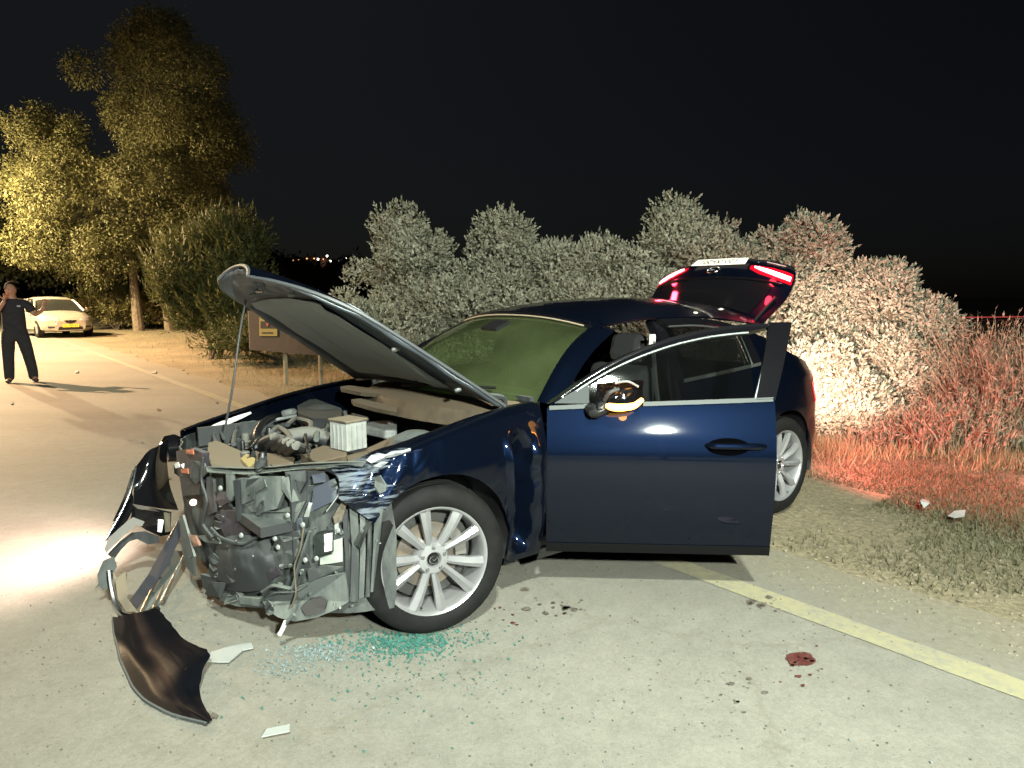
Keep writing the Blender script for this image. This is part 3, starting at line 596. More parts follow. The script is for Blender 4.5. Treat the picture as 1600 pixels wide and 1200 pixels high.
def padr(u, v):
    y = v*.47*(1-.12*(u-.16)); e_ = min(1, min(u-.15, .90-u, .47-abs(y))/.03); return np.array(hoodpt(u, y/float(hwid(u)), .050+.016*max(0, e_)+.007*noise.noise((u*6, v*3, 7))-.012*max(0, 1-abs(abs(y)-.20)/.02)*max(0, e_)))
grid('insulation_pad', np.stack([np.stack([padr(u, v) for v in np.linspace(-1, 1, 41)]) for u in np.linspace(.15, .90, 46)]), dusty('pad_felt', (.33, .375, .40), (.52, .56, .58), .8, rough=.85, scale=4), bon, .004, sharp=60)
ed = np.concatenate([np.stack([hoodpt(u, -1, .004) for u in us]), np.stack([hoodpt(1.15, v, .004) for v in vs]), np.stack([hoodpt(u, 1, .004) for u in us[::-1]])])
MB().tube(ed, .009, 6).build('bonnet_hem', pm('hem', (.05, .055, .06), .5), bon, smooth=True)
b = MB(); k = [hoodpt(1.0, t, .05) for t in (-.10, .10)]
b.tube([hoodpt(1.03, -.08, .03), hoodpt(1.02, -.08, .075), hoodpt(1.02, .08, .075), hoodpt(1.03, .08, .03)], .006, 6); b.build('latch_striker', CHROME, bon)
for u, v in ((.97, .45), (.97, -.45), (.55, .8), (.2, .85)):
    o = MB().lathe([(0, .012), (.016, .010), (.018, 0)], 12).build('rubber_stop', LGREY, bon, smooth=True); o.location = hoodpt(u, v, .055); o.rotation_euler = (R(-60), 0, 0)
for s in (1, -1):
    MB().tube(smoothpath([(-.52, s*.66, .88), (-.50, s*.67, .95), hoodpt(.10, s*.9, .02)], 8), .014, 6).build('bonnet_hinge', DUSTD, car)
# prop rod
top = CPl(384, 468, 1, -.28); bot = CPl(352, 668, 0, .48)
MB().tube(smoothpath([bot, bot*.62+top*.38+np.array([0, .012, 0]), bot*.3+top*.7+np.array([0, -.008, 0]), top], 16), .0055, 6).build('prop_rod', pm('rod', (.04, .04, .04), .5), car)

# ---- open tailgate
tg = empty('tailgate', (0, 0, 0)); tg.parent = car; tg['label'] = 'raised tailgate with red tail lamps lit and number plate upside down'
# profile from the hinge to the lower edge: (x, z, half width); outer face looks up and forward
tp = smoothpath([(-2.76, 1.365, .60), (-2.85, 1.400, .605), (-2.94, 1.455, .61), (-3.01, 1.535, .615), (-3.06, 1.605, .61), (-3.11, 1.660, .585), (-3.19, 1.698, .53), (-3.30, 1.700, .47)], 40)
tv = np.linspace(-1, 1, 41); tgv = np.zeros((40, 41, 3))
for i in range(40):
    x, z, hw = tp[i]
    for j, v in enumerate(tv): tgv[i, j] = (x-.035-.10*abs(v)**2.4, hw*v, z+.012-.085*abs(v)**2.6*(.5+.5*min(1, i/24)))
for i in range(13):                            # lower rows run into the rear edge of the roof
    t = (i/12)**.8
    for j, v in enumerate(tv):
        re_ = np.array([np.interp(v, vv, roof[-1, :, k]) for k in range(3)])+np.array([.02, 0, .006]); tgv[i, j] = re_*(1-t)+tgv[i, j]*t
grid('outer_skin', tgv, PAINT, tg, .012)
inn = tgv[1:-1, 1:-1].copy(); inn[:, :, 0] -= .05; inn[:, :, 2] += .01; grid('inner_trim', inn, BLACKP, tg, .02)
gl = tgv[1:19, 4:-4].copy()+np.array([.010, 0, .008]); grid('rear_window', gl, GLOSSB, tg, .003)
def tgp(i, v, off=.012):                      # point on the tailgate skin, off metres outwards
    i0 = int(i); i1 = min(39, i0+1); f = i-i0; j = (v+1)*20; j0 = int(min(39, j)); g_ = j-j0
    P = (tgv[i0, j0]*(1-f)+tgv[i1, j0]*f)*(1-g_)+(tgv[i0, j0+1]*(1-f)+tgv[i1, j0+1]*f)*g_
    T = tgv[i1, j0]-tgv[max(0, i0-1), j0]; n_ = np.array([T[2], 0, -T[0]]); n_ /= np.linalg.norm(n_)+1e-9
    if n_[0] < 0: n_ = -n_
    return P+n_*off
for s in (1, -1):
    lens = np.stack([np.stack([tgp(i0+(i1-i0)*t, s*v) for t in np.linspace(0, 1, 6)]) for v, i0, i1 in ((.985, 19.5, 25.5), (.90, 20, 26), (.75, 21, 26.3), (.60, 22, 26.3), (.48, 24, 26))])
    t = grid('tail_lamp', lens, RED, tg, .006)
    st = np.stack([np.stack([tgp(i0+(i1-i0)*t_, s*v, .020) for t_ in np.linspace(0, 1, 4)]) for v, i0, i1 in ((.97, 21.2, 23.4), (.85, 21.8, 24.0), (.72, 22.8, 24.8), (.60, 24, 25.3), (.54, 24.9, 25.4))])
    grid('light_strip', st, pm('strip_glow', (1, .5, .6), .2, emit=(1, .32, .40), estr=11), tg, .003)
    lamp('tail_light', 'POINT', tgp(22.5, s*.8, .10), 3.2, (1, .03, .06), tg, shadow_soft_size=.03)
pc, pr, pu = tgp(27.4, 0, .016), None, None
Pl = [tgp(25.4, -.40, .034), tgp(25.4, .42, .034), tgp(30.2, .42, .034), tgp(30.2, -.40, .034)]
plate = MB().prism(Pl, np.array([.004, 0, .002])).build('number_plate', pm('plate_white', (.75, .72, .60), .4, emit=(1, .92, .72), estr=.55), tg); plate['label'] = 'lit number plate hanging upside down'  # plate glows itself, carrying the plate lamp's light in its material
Xv = Vector(Pl[0])-Vector(Pl[1]); Yv = Vector(Pl[0])-Vector(Pl[3]); wq = Xv.length; hq = Yv.length; Xn = -Xv.normalized(); Yn = Yv.normalized(); 
# characters stand upside down as the tailgate is turned over: text up points to the hinge
Xt = -Xn; Zt = Xt.cross(Yn); cen = (Vector(Pl[0])+Vector(Pl[2]))/2
Nv = Vector((1, 0, .6)).normalized()
if Zt.dot(Nv) < 0: Xt = -Xt; Zt = -Zt
Mx = Matrix((( Xt.x, Yn.x, Zt.x, 0), (Xt.y, Yn.y, Zt.y, 0), (Xt.z, Yn.z, Zt.z, 0), (0, 0, 0, 1))); Mx.translation = cen+Zt*.006
text_mesh('plate_number', '120-00-201', hq*.82, pm('plate_ink', (.02, .02, .02), .5), tg, Mx @ Matrix.Diagonal((1.0, 1, 1, 1)))
def emblem(parent, M, r, mat):
    b = MB(); N = 28
    b.tube([(r*math.cos(a), r*.80*math.sin(a), 0) for a in np.linspace(0, 2*math.pi, N)], r*.10, 6, cap=False)
    b.tube(smoothpath([(-r*.92, r*.28, 0), (-r*.45, r*.20, 0), (0, -r*.22, 0), (r*.45, r*.20, 0), (r*.92, r*.28, 0)], 18), r*.09, 6)
    o = b.build('emblem', mat, parent, smooth=True); o.matrix_local = M; return o
ec = Vector(tgp(23.4, -.12, .022)); em = Mx.copy(); em.translation = Vector(tgp(22.6, 0, .022)); emblem(tg, em, .052, CHROME)
MB().tube([tgp(31, .66, .014), tgp(31, .90, .014)], .005, 5).build('badge', LGREY, tg)
MB().tube(smoothpath([tgp(18.6, v, .018) for v in (-.9, -.5, 0, .5, .9)], 16), .010, 6).build('window_lip', GLOSSB, tg, smooth=True)
lamp('plate_light', 'POINT', tgp(31.5, 0, .10), .35, (1, .9, .7), tg, shadow_soft_size=.02)
for s in (1, -1): MB().tube([(-2.78, s*.56, 1.27), (-3.03, s*.56, 1.43)], .010, 8).build('gas_strut', BLACKP, tg)

# ---- wheels
def make_wheel():
    r = empty('wheel', (0, 0, 0)); r.parent = car
    t = MB(); W = .108
    prof_ = [(.228, .085), (.236, .100), (.262, .110), (.290, .108), (.310, .098), (.320, .082), (.3245, .06), (.3255, .03), (.3255, 0), (.3255, -.03), (.3245, -.06), (.318, -.085), (.29, -.105), (.25, -.105), (.23, -.09)]
    t.lathe(prof_, 96); ty = t.build('tyre', RUBBER, r, smooth=True, sharp=60)
    g_ = MB()
    for y in (-.05, -.017, .017, .05): g_.lathe([(.3262, y-.004), (.3258, y-.004), (.3258, y+.004), (.3262, y+.004)], 64)
    g_.build('tread', pm('tread', (.006, .006, .006), .9), r)
    rim = r
    b = MB(); b.lathe([(.240, .088), (.2405, .096), (.236, .101), (.228, .098), (.222, .086), (.213, .060), (.208, 0), (.214, -.07), (.235, -.095)], 80); b.build('rim', ALLOY, rim, smooth=True, sharp=50)
    sp = MB()
    for k in range(10):
        a = 2*math.pi*(k+(.04 if k % 2 else -.04))/10+.16; tw = .35 if k % 2 else -.35
        secs = []
        for q in np.linspace(0, 1, 9):
            rad = .055+(.224-.055)*q; wd = .0150+.0105*q**1.4; yy = .062+.030*math.sin(min(1, q*1.15)*math.pi/2)-.012*q*0
            aa = a+.10*tw*(1-q)
            c_, s_ = math.cos(aa), math.sin(aa); T = np.array([-s_, 0, c_]); C_ = np.array([rad*c_, yy, rad*s_])
            secs.append([C_-T*wd+np.array([0, -.026, 0]), C_-T*wd*.95+np.array([0, -.004-.010*(tw > 0)*(1-q*.5), 0]), C_+T*wd*.12*np.sign(tw)+np.array([0, .006, 0]), C_+T*wd*.95+np.array([0, -.004-.010*(tw < 0)*(1-q*.5), 0]), C_+T*wd+np.array([0, -.026, 0])])
        mb_ = MB().grid(np.array(secs)); mb_.build('spoke', ALLOY, rim, smooth=True, sharp=22)
    b = MB(); b.lathe([(0, .066), (.028, .066), (.031, .062), (.034, .074), (.062, .070), (.072, .058), (.078, .03), (.078, .0)], 40); b.build('hub', ALLOY, rim, smooth=True, sharp=40)
    c_ = MB().lathe([(0, .074), (.024, .073), (.028, .068), (.028, .06)], 28).build('centre_cap', GLOSSB, rim, smooth=True, sharp=40)
    Me = Matrix.Rotation(R(-90), 4, 'X') @ Matrix.Rotation(R(180), 4, 'Z') if False else Matrix(((-1, 0, 0, 0), (0, 0, 1, .0755), (0, 1, 0, 0), (0, 0, 0, 1)))
    emblem(rim, Me, .020, CHROME)
    for k in range(5):
        a = 2*math.pi*k/5+.3; o = MB().lathe([(0, .078), (.006, .078), (.0095, .074), (.0095, .05)], 8).lathe([(.0095, .0715), (.0135, .0725), (.015, .068)], 12).build('lug_nut', pm('nut', (.30, .30, .31), .3, .9), rim, smooth=True, sharp=30); o.location = (.050*math.cos(a), -.002, .050*math.sin(a))
    b = MB(); b.lathe([(.05, .0), (.145, .0), (.147, -.012), (.145, -.024), (.05, -.024)], 48); b.lathe([(0, .03), (.055, .03), (.07, .0)], 24); b.build('brake_disc', STEEL, r, smooth=True, sharp=40)
    b = MB()
    for k in range(7):
        a = 2.35+k*.13; b.box((.138*math.cos(a), .004, .138*math.sin(a)), (.05, .06, .026), (0, -a, 0))
    b.build('brake_caliper', pm('caliper', (.14, .135, .12), .6, .3), r)
    MB().lathe([(0, -.03), (.20, -.03), (.205, -.04)], 40).build('dust_shield', pm('shield', (.05, .052, .05), .6, .5), r, smooth=True)
    MB().tube([(.214*math.cos(-1.25), .075, .214*math.sin(-1.25)), (.205*math.cos(-1.25), .098, .205*math.sin(-1.25))], .004, 6).build('valve', BLACKP, r)
    return r
def copy_tree(o, parent):
    c_ = o.copy(); COL.objects.link(c_); c_.parent = parent
    for ch in list(o.children): copy_tree(ch, c_)
    return c_
w0 = make_wheel()
spots = [(0, .775, R(-13.5), 0), (-2.7, .775, 0, .7), (0, -.775, R(180-13.5), 1.1), (-2.7, -.775, R(180), .3)]
for k, (x, y, rz_, sp) in enumerate(spots):
    wv = w0 if k == 0 else copy_tree(w0, car); wv.location = (x, y, TYR-.002); wv.rotation_euler = (0, sp, rz_) if rz_ < 1 else (0, sp, rz_); wv.rotation_mode = 'XYZ'
    if k == 0: wv['label'] = 'silver ten-spoke alloy wheel turned beside the wrecked front'
# ---- bared front end: everything is laid on the curved face of the crushed front
fxy = crv([-.84, -.78, -.6, -.3, 0, .35, .60, .76, .84], [.52, .60, .69, .735, .725, .665, .555, .40, .26])
def front_x(y, z): return float(fxy(y))-.06*max(0, .38-z)-.05*max(0, z-.55)
def onf(px, py, off=0.):                      # photo pixel -> point on the crushed face, off metres proud of it
    d = cray(px, py); lo, hi = 1.2, 6.0; prev = None
    for t in np.arange(1.2, 6., .02):
        q = CAMC+d*t; f = q[0]-off-front_x(q[1], q[2])
        if abs(q[1]) < .86 and f < 0: break
    lo, hi = t-.02, t
    for _ in range(12):
        m_ = (lo+hi)/2; q = CAMC+d*m_
        if q[0]-off-front_x(q[1], q[2]) < 0: hi = m_
        else: lo = m_
    return CAMC+d*hi
b = MB(); ys = np.linspace(-.84, .84, 90); zs = np.linspace(0, 1, 34); Gf = np.zeros((90, 34, 3))
for i, y in enumerate(ys):
    zl = float(crv([-.84, -.5, -.1, .3, .5, .65, .84], [.30, .20, .14, .12, .13, .15, .16])(y))+.02*noise.noise((y*9, 0, 0)); zh = .685
    for j, t in enumerate(zs):
        z = zl+(zh-zl)*t; dsp = .035*noise.noise((y*4, z*3, 2))+.014*noise.noise((y*16, z*5, 5))-.04
        Gf[i, j] = (front_x(y, z)+dsp, y, z)
o = grid('front_wreckage', Gf, DUSTY, car, .006, sharp=25); o['label'] = 'crushed dusty front structure with the bumper torn away'
def c5(pts): return [(270+x/4, 700+y/4) for x, y in pts]
def c4(pts): return [(320+x/5.333, 600+y/5.333) for x, y in pts]
def plate_f(name, pts, off, th, mat, bend=.0, label=None):
    P = [onf(a, b_, off*.55+bend*noise.noise((a*.05, b_*.05, 1))) for a, b_ in pts]
    n_ = Vector((0, 0, 0))
    for i in range(1, len(P)-1): n_ += (Vector(P[i])-Vector(P[0])).cross(Vector(P[i+1])-Vector(P[0]))
    n_ = n_.normalized() if n_.length > 1e-9 else Vector((1, 0, 0))
    if n_.x < 0: n_ = -n_
    c_ = sum((Vector(p) for p in P), Vector())/len(P); m_ = MB(); k = len(P)
    F_ = [Vector(p) for p in P]+[c_+n_*random.uniform(-.004, .010)]; B_ = [Vector(p)-n_*th for p in P]
    m_.add(F_+B_, [(i, (i+1) % k, k) for i in range(k)]+[(i, k+1+i, k+1+(i+1) % k, (i+1) % k) for i in range(k)])
    o = m_.build(name, mat, car)
    if label: o['label'] = label
    return o
DPURP = dusty('dusty_purple', (.020, .017, .022), (.085, .085, .095), .4)
for nm, pts, off, th, mt in [
    ('condenser', [(410, 190), (560, 180), (680, 180), (700, 250), (650, 380), (560, 400), (480, 390), (430, 330)], .03, .02, DUSTG),
    ('condenser_flap', [(430, 330), (490, 400), (640, 400), (780, 400), (830, 330), (760, 470), (560, 490), (430, 440)], .045, .01, DUSTY),
    ('broken_panel', [(680, 190), (720, 180), (785, 330), (740, 340), (680, 260)], .06, .006, DUSTG),
    ('crash_beam', [(190, 120), (340, 125), (480, 130), (640, 118), (800, 100), (1000, 92), (1180, 88), (1185, 118), (1000, 120), (800, 132), (640, 150), (480, 165), (340, 160), (200, 150)], .055, .05, DUSTG),
    ('bracket', [(330, 150), (372, 150), (380, 300), (360, 335), (335, 300)], .05, .012, DUSTG),
    ('bracket', [(380, 200), (410, 200), (430, 450), (400, 460)], .065, .012, DUSTD),
    ('bracket', [(205, 200), (250, 195), (262, 400), (222, 420)], .04, .012, DUSTD),
    ('broken_panel', [(280, 280), (340, 270), (360, 330), (300, 370), (270, 330)], .05, .006, DPURP),
    ('broken_panel', [(300, 390), (400, 390), (490, 460), (490, 560), (340, 580), (290, 480)], .03, .006, DPURP),
    ('lamp_frame', [(20, 20), (110, 0), (185, 30), (180, 160), (100, 230), (30, 160)], .02, .03, DPURP),
    ('lamp_frame', [(40, 170), (170, 200), (165, 290), (60, 300)], .03, .02, DUSTD),
    ('edge_strip', [(40, 430), (60, 420), (95, 540), (132, 680), (130, 800), (80, 740), (50, 600)], .035, .01, DUSTG),
    ('bracket', [(150, 550), (270, 540), (292, 600), (200, 588)], .06, .01, DUSTG),
    ('bracket', [(100, 545), (140, 550), (165, 610), (130, 620)], .06, .01, pm('copper_bit', (.22, .12, .08), .5)),
    ('horn', [(600, 700), (605, 640), (640, 585), (700, 560), (770, 565), (795, 620), (780, 680), (720, 750), (640, 750)], .05, .03, DUSTY),
    ('sensor_bracket', [(1000, 580), (1060, 560), (1062, 710), (990, 722), (920, 730), (920, 690), (1000, 660)], .05, .004, pm('plate_grey', (.27, .29, .26), .6, col2=(.18, .2, .18), scale=14)),
    ('control_module', [(888, 545), (1000, 520), (1002, 650), (890, 680)], .085, .04, pm('module_black', (.010, .014, .013), .4)),
    ('module_label', [(945, 540), (996, 530), (994, 640), (948, 650)], .090, .002, pm('label_white', (.68, .68, .64), .6, col2=(.25, .25, .25), scale=60, mix=(.55, .75))),
    ('torn_liner', [(1098, 300), (1150, 285), (1166, 600), (1160, 962), (1108, 962), (1120, 620)], .05, .006, DUSTY),
    ('torn_liner', [(1168, 330), (1200, 330), (1205, 640), (1195, 930), (1163, 942), (1172, 640)], .075, .006, DUSTG),
    ('torn_liner', [(1213, 360), (1245, 370), (1240, 640), (1230, 930), (1203, 935), (1214, 650)], .05, .006, DUSTY),
    ('torn_liner', [(1262, 380), (1312, 386), (1282, 640), (1250, 900), (1235, 902), (1252, 640)], .07, .006, DUSTG),
    ('torn_liner', [(1060, 420), (1090, 400), (1100, 700), (1090, 960), (1066, 960), (1076, 700)], .035, .006, DUSTD),
    ('splash_shield', [(880, 830), (980, 800), (1080, 780), (1100, 960), (1020, 1010), (900, 1060), (760, 1085), (660, 1060), (600, 1020), (560, 960), (700, 900)], .05, .01, DUSTG),
    ('pulley', [(800, 1000), (850, 950), (920, 940), (960, 970), (950, 1010), (900, 1040), (830, 1050)], .075, .02, pm('pulley_brown', (.035, .032, .032), .7)),
    ('lower_lip', [(170, 790), (330, 830), (420, 930), (540, 940), (535, 1000), (400, 990), (300, 960), (190, 880)], .04, .02, DUSTY),
    ('lower_lip', [(410, 930), (540, 945), (535, 990), (420, 975)], .06, .01, DUSTG),
    ('broken_panel', [(850, 340), (872, 345), (850, 430), (818, 432)], .08, .004, LGREY),
    ('broken_panel', [(870, 170), (950, 158), (962, 210), (880, 222)], .07, .006, DUSTB),
    ('bracket', [(990, 210), (1050, 195), (1055, 230), (990, 245)], .07, .03, DUSTD),
    ('bracket', [(700, 150), (830, 140), (832, 210), (790, 285), (770, 210), (710, 200)], .04, .02, DUSTD),
    ('torn_fender_edge', [(860, 400), (880, 250), (1080, 160), (1195, 128), (1150, 240), (1000, 335)], .06, .006, DUSTB),
    ('broken_panel', [(500, 480), (800, 440), (822, 520), (640, 595), (520, 600)], .03, .006, DUSTB),
    ('bracket', [(660, 550), (780, 520), (800, 560), (690, 590)], .06, .015, DUSTY),
    ('broken_panel', [(1000, 430), (1060, 330), (1090, 340), (1060, 440), (1020, 500)], .06, .006, TAN),
    ('broken_panel', [(220, 760), (330, 720), (360, 830), (250, 840)], .03, .008, DUSTD),
    ('broken_panel', [(580, 760), (650, 740), (680, 790), (600, 830)], .07, .008, DPURP),
    ('broken_panel', [(840, 760), (940, 735), (1060, 745), (940, 800), (850, 840)], .06, .008, DUSTY),
    ('bracket', [(1010, 480), (1035, 470), (1040, 530), (1015, 540)], .08, .01, LGREY)]:
    plate_f(nm, c5(pts), off, th, mt, .01)
# smooth dark shroud bulging out of the lower face
Gs_ = np.zeros((22, 18, 3))
for i in range(22):
    for j in range(18):
        u, v = i/21*2-1, j/17*2-1; px, py = 382+46*u*(1-.18*v*v), 880+44*v*(1-.12*u*u); Gs_[i, j] = onf(px, py, .015+.045*(1-u*u*.8)*(1-v*v*.8)+.008*noise.noise((u*2, v*2, 4)))
grid('fan_shroud', Gs_, DUSTD, car, .006)
# hanging rods, bolts, bulb and cables
def rod(name, pts, off, r, mat, n_=10):
    P = smoothpath([onf(a, b_, off) for a, b_ in pts], n_); return MB().tube(P, r, 6).build(name, mat, car, smooth=True)
rod('wire', c5([(1062, 250), (1010, 330), (960, 396)]), .09, .0025, LGREY)
rod('tow_bolt', c5([(760, 1040), (720, 1080), (690, 1120)]), .06, .008, DUSTG); rod('tow_bolt', c5([(706, 1085), (690, 1125), (668, 1165)]), .06, .010, WHITEP)
rod('hose', c5([(560, 900), (640, 860), (740, 880), (770, 800), (800, 700), (860, 520)]), .08, .008, DUSTY, 24)
rod('hose', c5([(240, 500), (300, 560), (420, 600), (520, 560), (600, 500)]), .07, .007, DUSTD, 20)
rod('hose', c5([(190, 60), (180, 200), (215, 330), (190, 470), (250, 560)]), .07, .006, DUSTD, 20)
rod('wire', c5([(820, 480), (800, 620), (760, 760), (770, 900), (740, 1000)]), .09, .0035, TAN, 24)
rod('wire', c5([(560, 960), (640, 905), (760, 900), (840, 860)]), .08, .004, DUSTD, 18)
for q in [(815, 480), (640, 565), (300, 250), (1118, 290), (830, 700), (900, 690), (430, 545), (660, 620), (720, 420), (1035, 515)]:
    o = MB().lathe([(0, .008), (.009, .006), (.011, 0)], 10).build('bolt', LGREY, car, smooth=True); o.location = onf(270+q[0]/4, 700+q[1]/4, .085); o.rotation_euler = (0, 0, R(-70))
o = MB().lathe([(0, .016), (.010, .012), (.014, 0), (.010, -.012), (0, -.016)], 14).build('bulb', pm('bulb', (1, .6, .4), .3, emit=(1, .55, .35), estr=10), car, smooth=True); o.location = onf(302, 785, .08)
for q in [(296, 706), (288, 736)]:
    plate_f('marker_lens', [(q[0]-6, q[1]-3), (q[0]+5, q[1]-4), (q[0]+6, q[1]+4), (q[0]-5, q[1]+3)], .05, .004, pm('marker_orange', (.35, .10, .05), .4))
plate_f('broken_panel', [(272, 725), (278, 722), (280, 730), (274, 732)], .06, .004, WHITEP); plate_f('broken_panel', [(282, 726), (287, 724), (286, 732)], .06, .004, WHITEP)
# small fragments all over the face: thin torn flakes lying along it
random.seed(21)
def flakes(n_, mat, smin, smax, o0, o1):
    b = MB()
    for k in range(n_):
        px, py = random.uniform(285, 596), random.uniform(722, 955)
        if py > 900 and px < 330: continue
        off = random.uniform(o0, o1); s_ = random.uniform(smin, smax); m_ = random.randint(4, 7); a0 = random.random()*6.28; el = random.uniform(.35, 1); ph = random.random()*3.14; P = []
        for t in range(m_):
            a = a0+2*math.pi*t/m_; rr = s_*random.uniform(.55, 1.2); u, v = rr*math.cos(a), rr*math.sin(a)*el
            P.append(onf(px+u*math.cos(ph)-v*math.sin(ph), py+u*math.sin(ph)+v*math.cos(ph), off+random.uniform(-.010, .010)))
        b.prism(P, (-.004, 0, 0))
    o = b.build('fragments', mat, car); o['kind'] = 'stuff'
flakes(16, DUSTY, 8, 22, .01, .04); flakes(10, DUSTD, 6, 18, .02, .05); flakes(26, DUSTG, 1.5, 5, .05, .075); flakes(8, LGREY, 1, 2.5, .08, .09)

# ---- engine bay
def onz(px, py, z): return CPl(px, py, 2, z)
MB().box((.05, 0, .53), (1.25, 1.30, .04)).build('bay_floor', DUSTD, car)
for s in (1, -1):
    MB().grid(np.stack([np.stack([[x, s*.64, z] for x in np.linspace(-.6, .55, 12)]) for z in (.35, .60, float(.74))], 1)).build('inner_wing', DUSTD, car, thick=.02)
    o = MB().lathe([(0, .06), (.05, .055), (.11, .03), (.14, -.02), (.14, -.2)], 24, 'z').build('strut_tower', DUSTD, car, smooth=True); o.location = (-.10, s*.52, .76)
def slab(name, pts, z, th, mat, tilt=0.):
    P = [onz(a, b_, z+tilt*noise.noise((a*.03, b_*.03, 8))) for a, b_ in pts]
    return MB().prism(P, (0, 0, -th)).build(name, mat, car)
slab('radiator_cover', c4([(30, 490), (100, 470), (330, 570), (300, 620), (420, 660), (350, 700), (230, 712), (60, 690), (20, 600)]), .705, .03, TAN)
slab('radiator_cover', c4([(420, 560), (560, 580), (690, 570), (750, 620), (740, 650), (560, 670), (430, 650)]), .69, .03, BROWN)
slab('radiator_cover', c4([(1180, 600), (1300, 560), (1600, 420), (1600, 480), (1480, 560), (1350, 640), (1200, 650)]), .72, .02, BROWN)
slab('yellow_bracket', c4([(300, 620), (345, 580), (372, 590), (340, 622), (400, 608), (422, 620), (412, 660), (370, 696)]), .725, .012, pm('yellow_metal', (.42, .33, .15), .5, .2))
lid = [onz(a, b_, .735) for a, b_ in c4([(798, 578), (985, 508), (1182, 540), (1186, 592), (940, 652)])]; MB().prism(lid, (0, 0, -.07)).build('airbox', BROWN, car, bevel=.004)
bq = CPl(545, 700, 1, .33)
bt = MB().box((0, 0, .065), (.115, .125, .13)).build('fuse_box', pm('white_dusty', (.27, .28, .27), .5, col2=(.20, .20, .19), scale=20), car, bevel=.004); bt.location = bq; bt.rotation_euler = (0, 0, R(12))
o = MB().box((0, 0, .134), (.125, .135, .012)).build('fuse_box_lid', TAN, car, bevel=.003); o.location = bq; o.rotation_euler = (0, 0, R(12))
for t in (-.03, 0, .03):
    for ax in (0, 1):
        o = MB().box((.0595 if ax == 0 else t, t if ax == 0 else .0645, .06), (.006, .006, .11)).build('fuse_box_rib', LGREY, car); o.location = bq; o.rotation_euler = (0, 0, R(12))
RUN = dusty('runner', (.018, .019, .02), (.10, .097, .085), .6)
for k in range(5):
    p = c4([(470+55*k, 545+16*k), (490+52*k, 480+18*k), (580+46*k, 440+18*k), (690+40*k, 470+22*k)])
    P = smoothpath([onz(*p[0], .66), onz(*p[1], .735), onz(*p[2], .785), onz(*p[3], .74)], 16); MB().tube(P, .021, 10).build('intake_runner', RUN, car, smooth=True)
P = smoothpath([onz(*c4([(680, 450)])[0], .76), onz(*c4([(860, 420)])[0], .77), onz(*c4([(1040, 470)])[0], .74)], 12); MB().tube(P, [.04]*12, 12).build('intake_plenum', RUN, car, smooth=True)
P = smoothpath([onz(a, b_, z) for (a, b_), z in zip(c4([(430, 545), (428, 430), (500, 310), (650, 250)]), (.68, .74, .76, .74))], 22); MB().tube(P, .018, 10).build('hose', BLACKP, car, smooth=True)
P = smoothpath([onz(a, b_, .77) for a, b_ in c4([(655, 245), (720, 235), (800, 245), (880, 275)])], 12); MB().tube(P, [.018, .02, .022, .022, .016, .014, .014, .013, .012, .012, .011, .010], 10).build('coolant_pipe', LGREY, car, smooth=True)
P = smoothpath([onz(a, b_, .77) for a, b_ in c4([(600, 295), (680, 280), (780, 262)])], 10); MB().tube(P, .008, 8).build('coolant_pipe', LGREY, car, smooth=True)
slab('engine_cover', c4([(770, 180), (900, 115), (1125, 200), (1150, 292), (900, 285), (780, 245)]), .80, .05, DUSTD)
slab('cowl_ledge', c4([(1220, 128), (1300, 118), (1600, 195), (1600, 235), (1420, 200), (1240, 152)]), .86, .02, TAN)
slab('cowl_ledge', c4([(1130, 20), (1200, 10), (1600, 60), (1600, 95), (1300, 70), (1140, 38)]), .90, .02, TAN)
P = [onz(a, b_, .74) for a, b_ in c4([(1330, 320), (1420, 305), (1600, 300), (1600, 380), (1500, 385), (1340, 350)])]; MB().prism(P, (0, 0, -.05)).build('washer_tank', LGREY, car, bevel=.012)
P = smoothpath([onz(a, b_, .78) for a, b_ in c4([(1165, 240), (1195, 300), (1250, 330)])], 8); MB().tube(P, .014, 8).build('washer_neck', LGREY, car, smooth=True)
P = smoothpath([onz(a, b_, .775) for a, b_ in c4([(1230, 255), (1330, 280), (1320, 350)])], 12); MB().tube(P, .010, 8).build('hose', DUSTD, car, smooth=True)
for k, (p, z, r, mt) in enumerate([([(240, 500), (260, 400), (330, 330), (420, 320)], .72, .012, DUSTD), ([(90, 480), (80, 400), (120, 380), (160, 450)], .70, .010, DUSTD), ([(560, 400), (610, 360), (680, 400), (720, 460)], .79, .013, RUN), ([(690, 340), (760, 290), (860, 310), (880, 380)], .79, .013, RUN), ([(880, 320), (960, 290), (1020, 330), (1000, 420)], .77, .012, DUSTD), ([(840, 420), (850, 500), (860, 560)], .78, .007, BLACKP), ([(930, 460), (960, 400), (1010, 390)], .78, .014, DUSTY)]):
    MB().tube(smoothpath([onz(a, b_, z) for a, b_ in c4(p)], 14), r, 8).build('hose', mt, car, smooth=True)
random.seed(5); bb = [MB(), MB(), MB()]
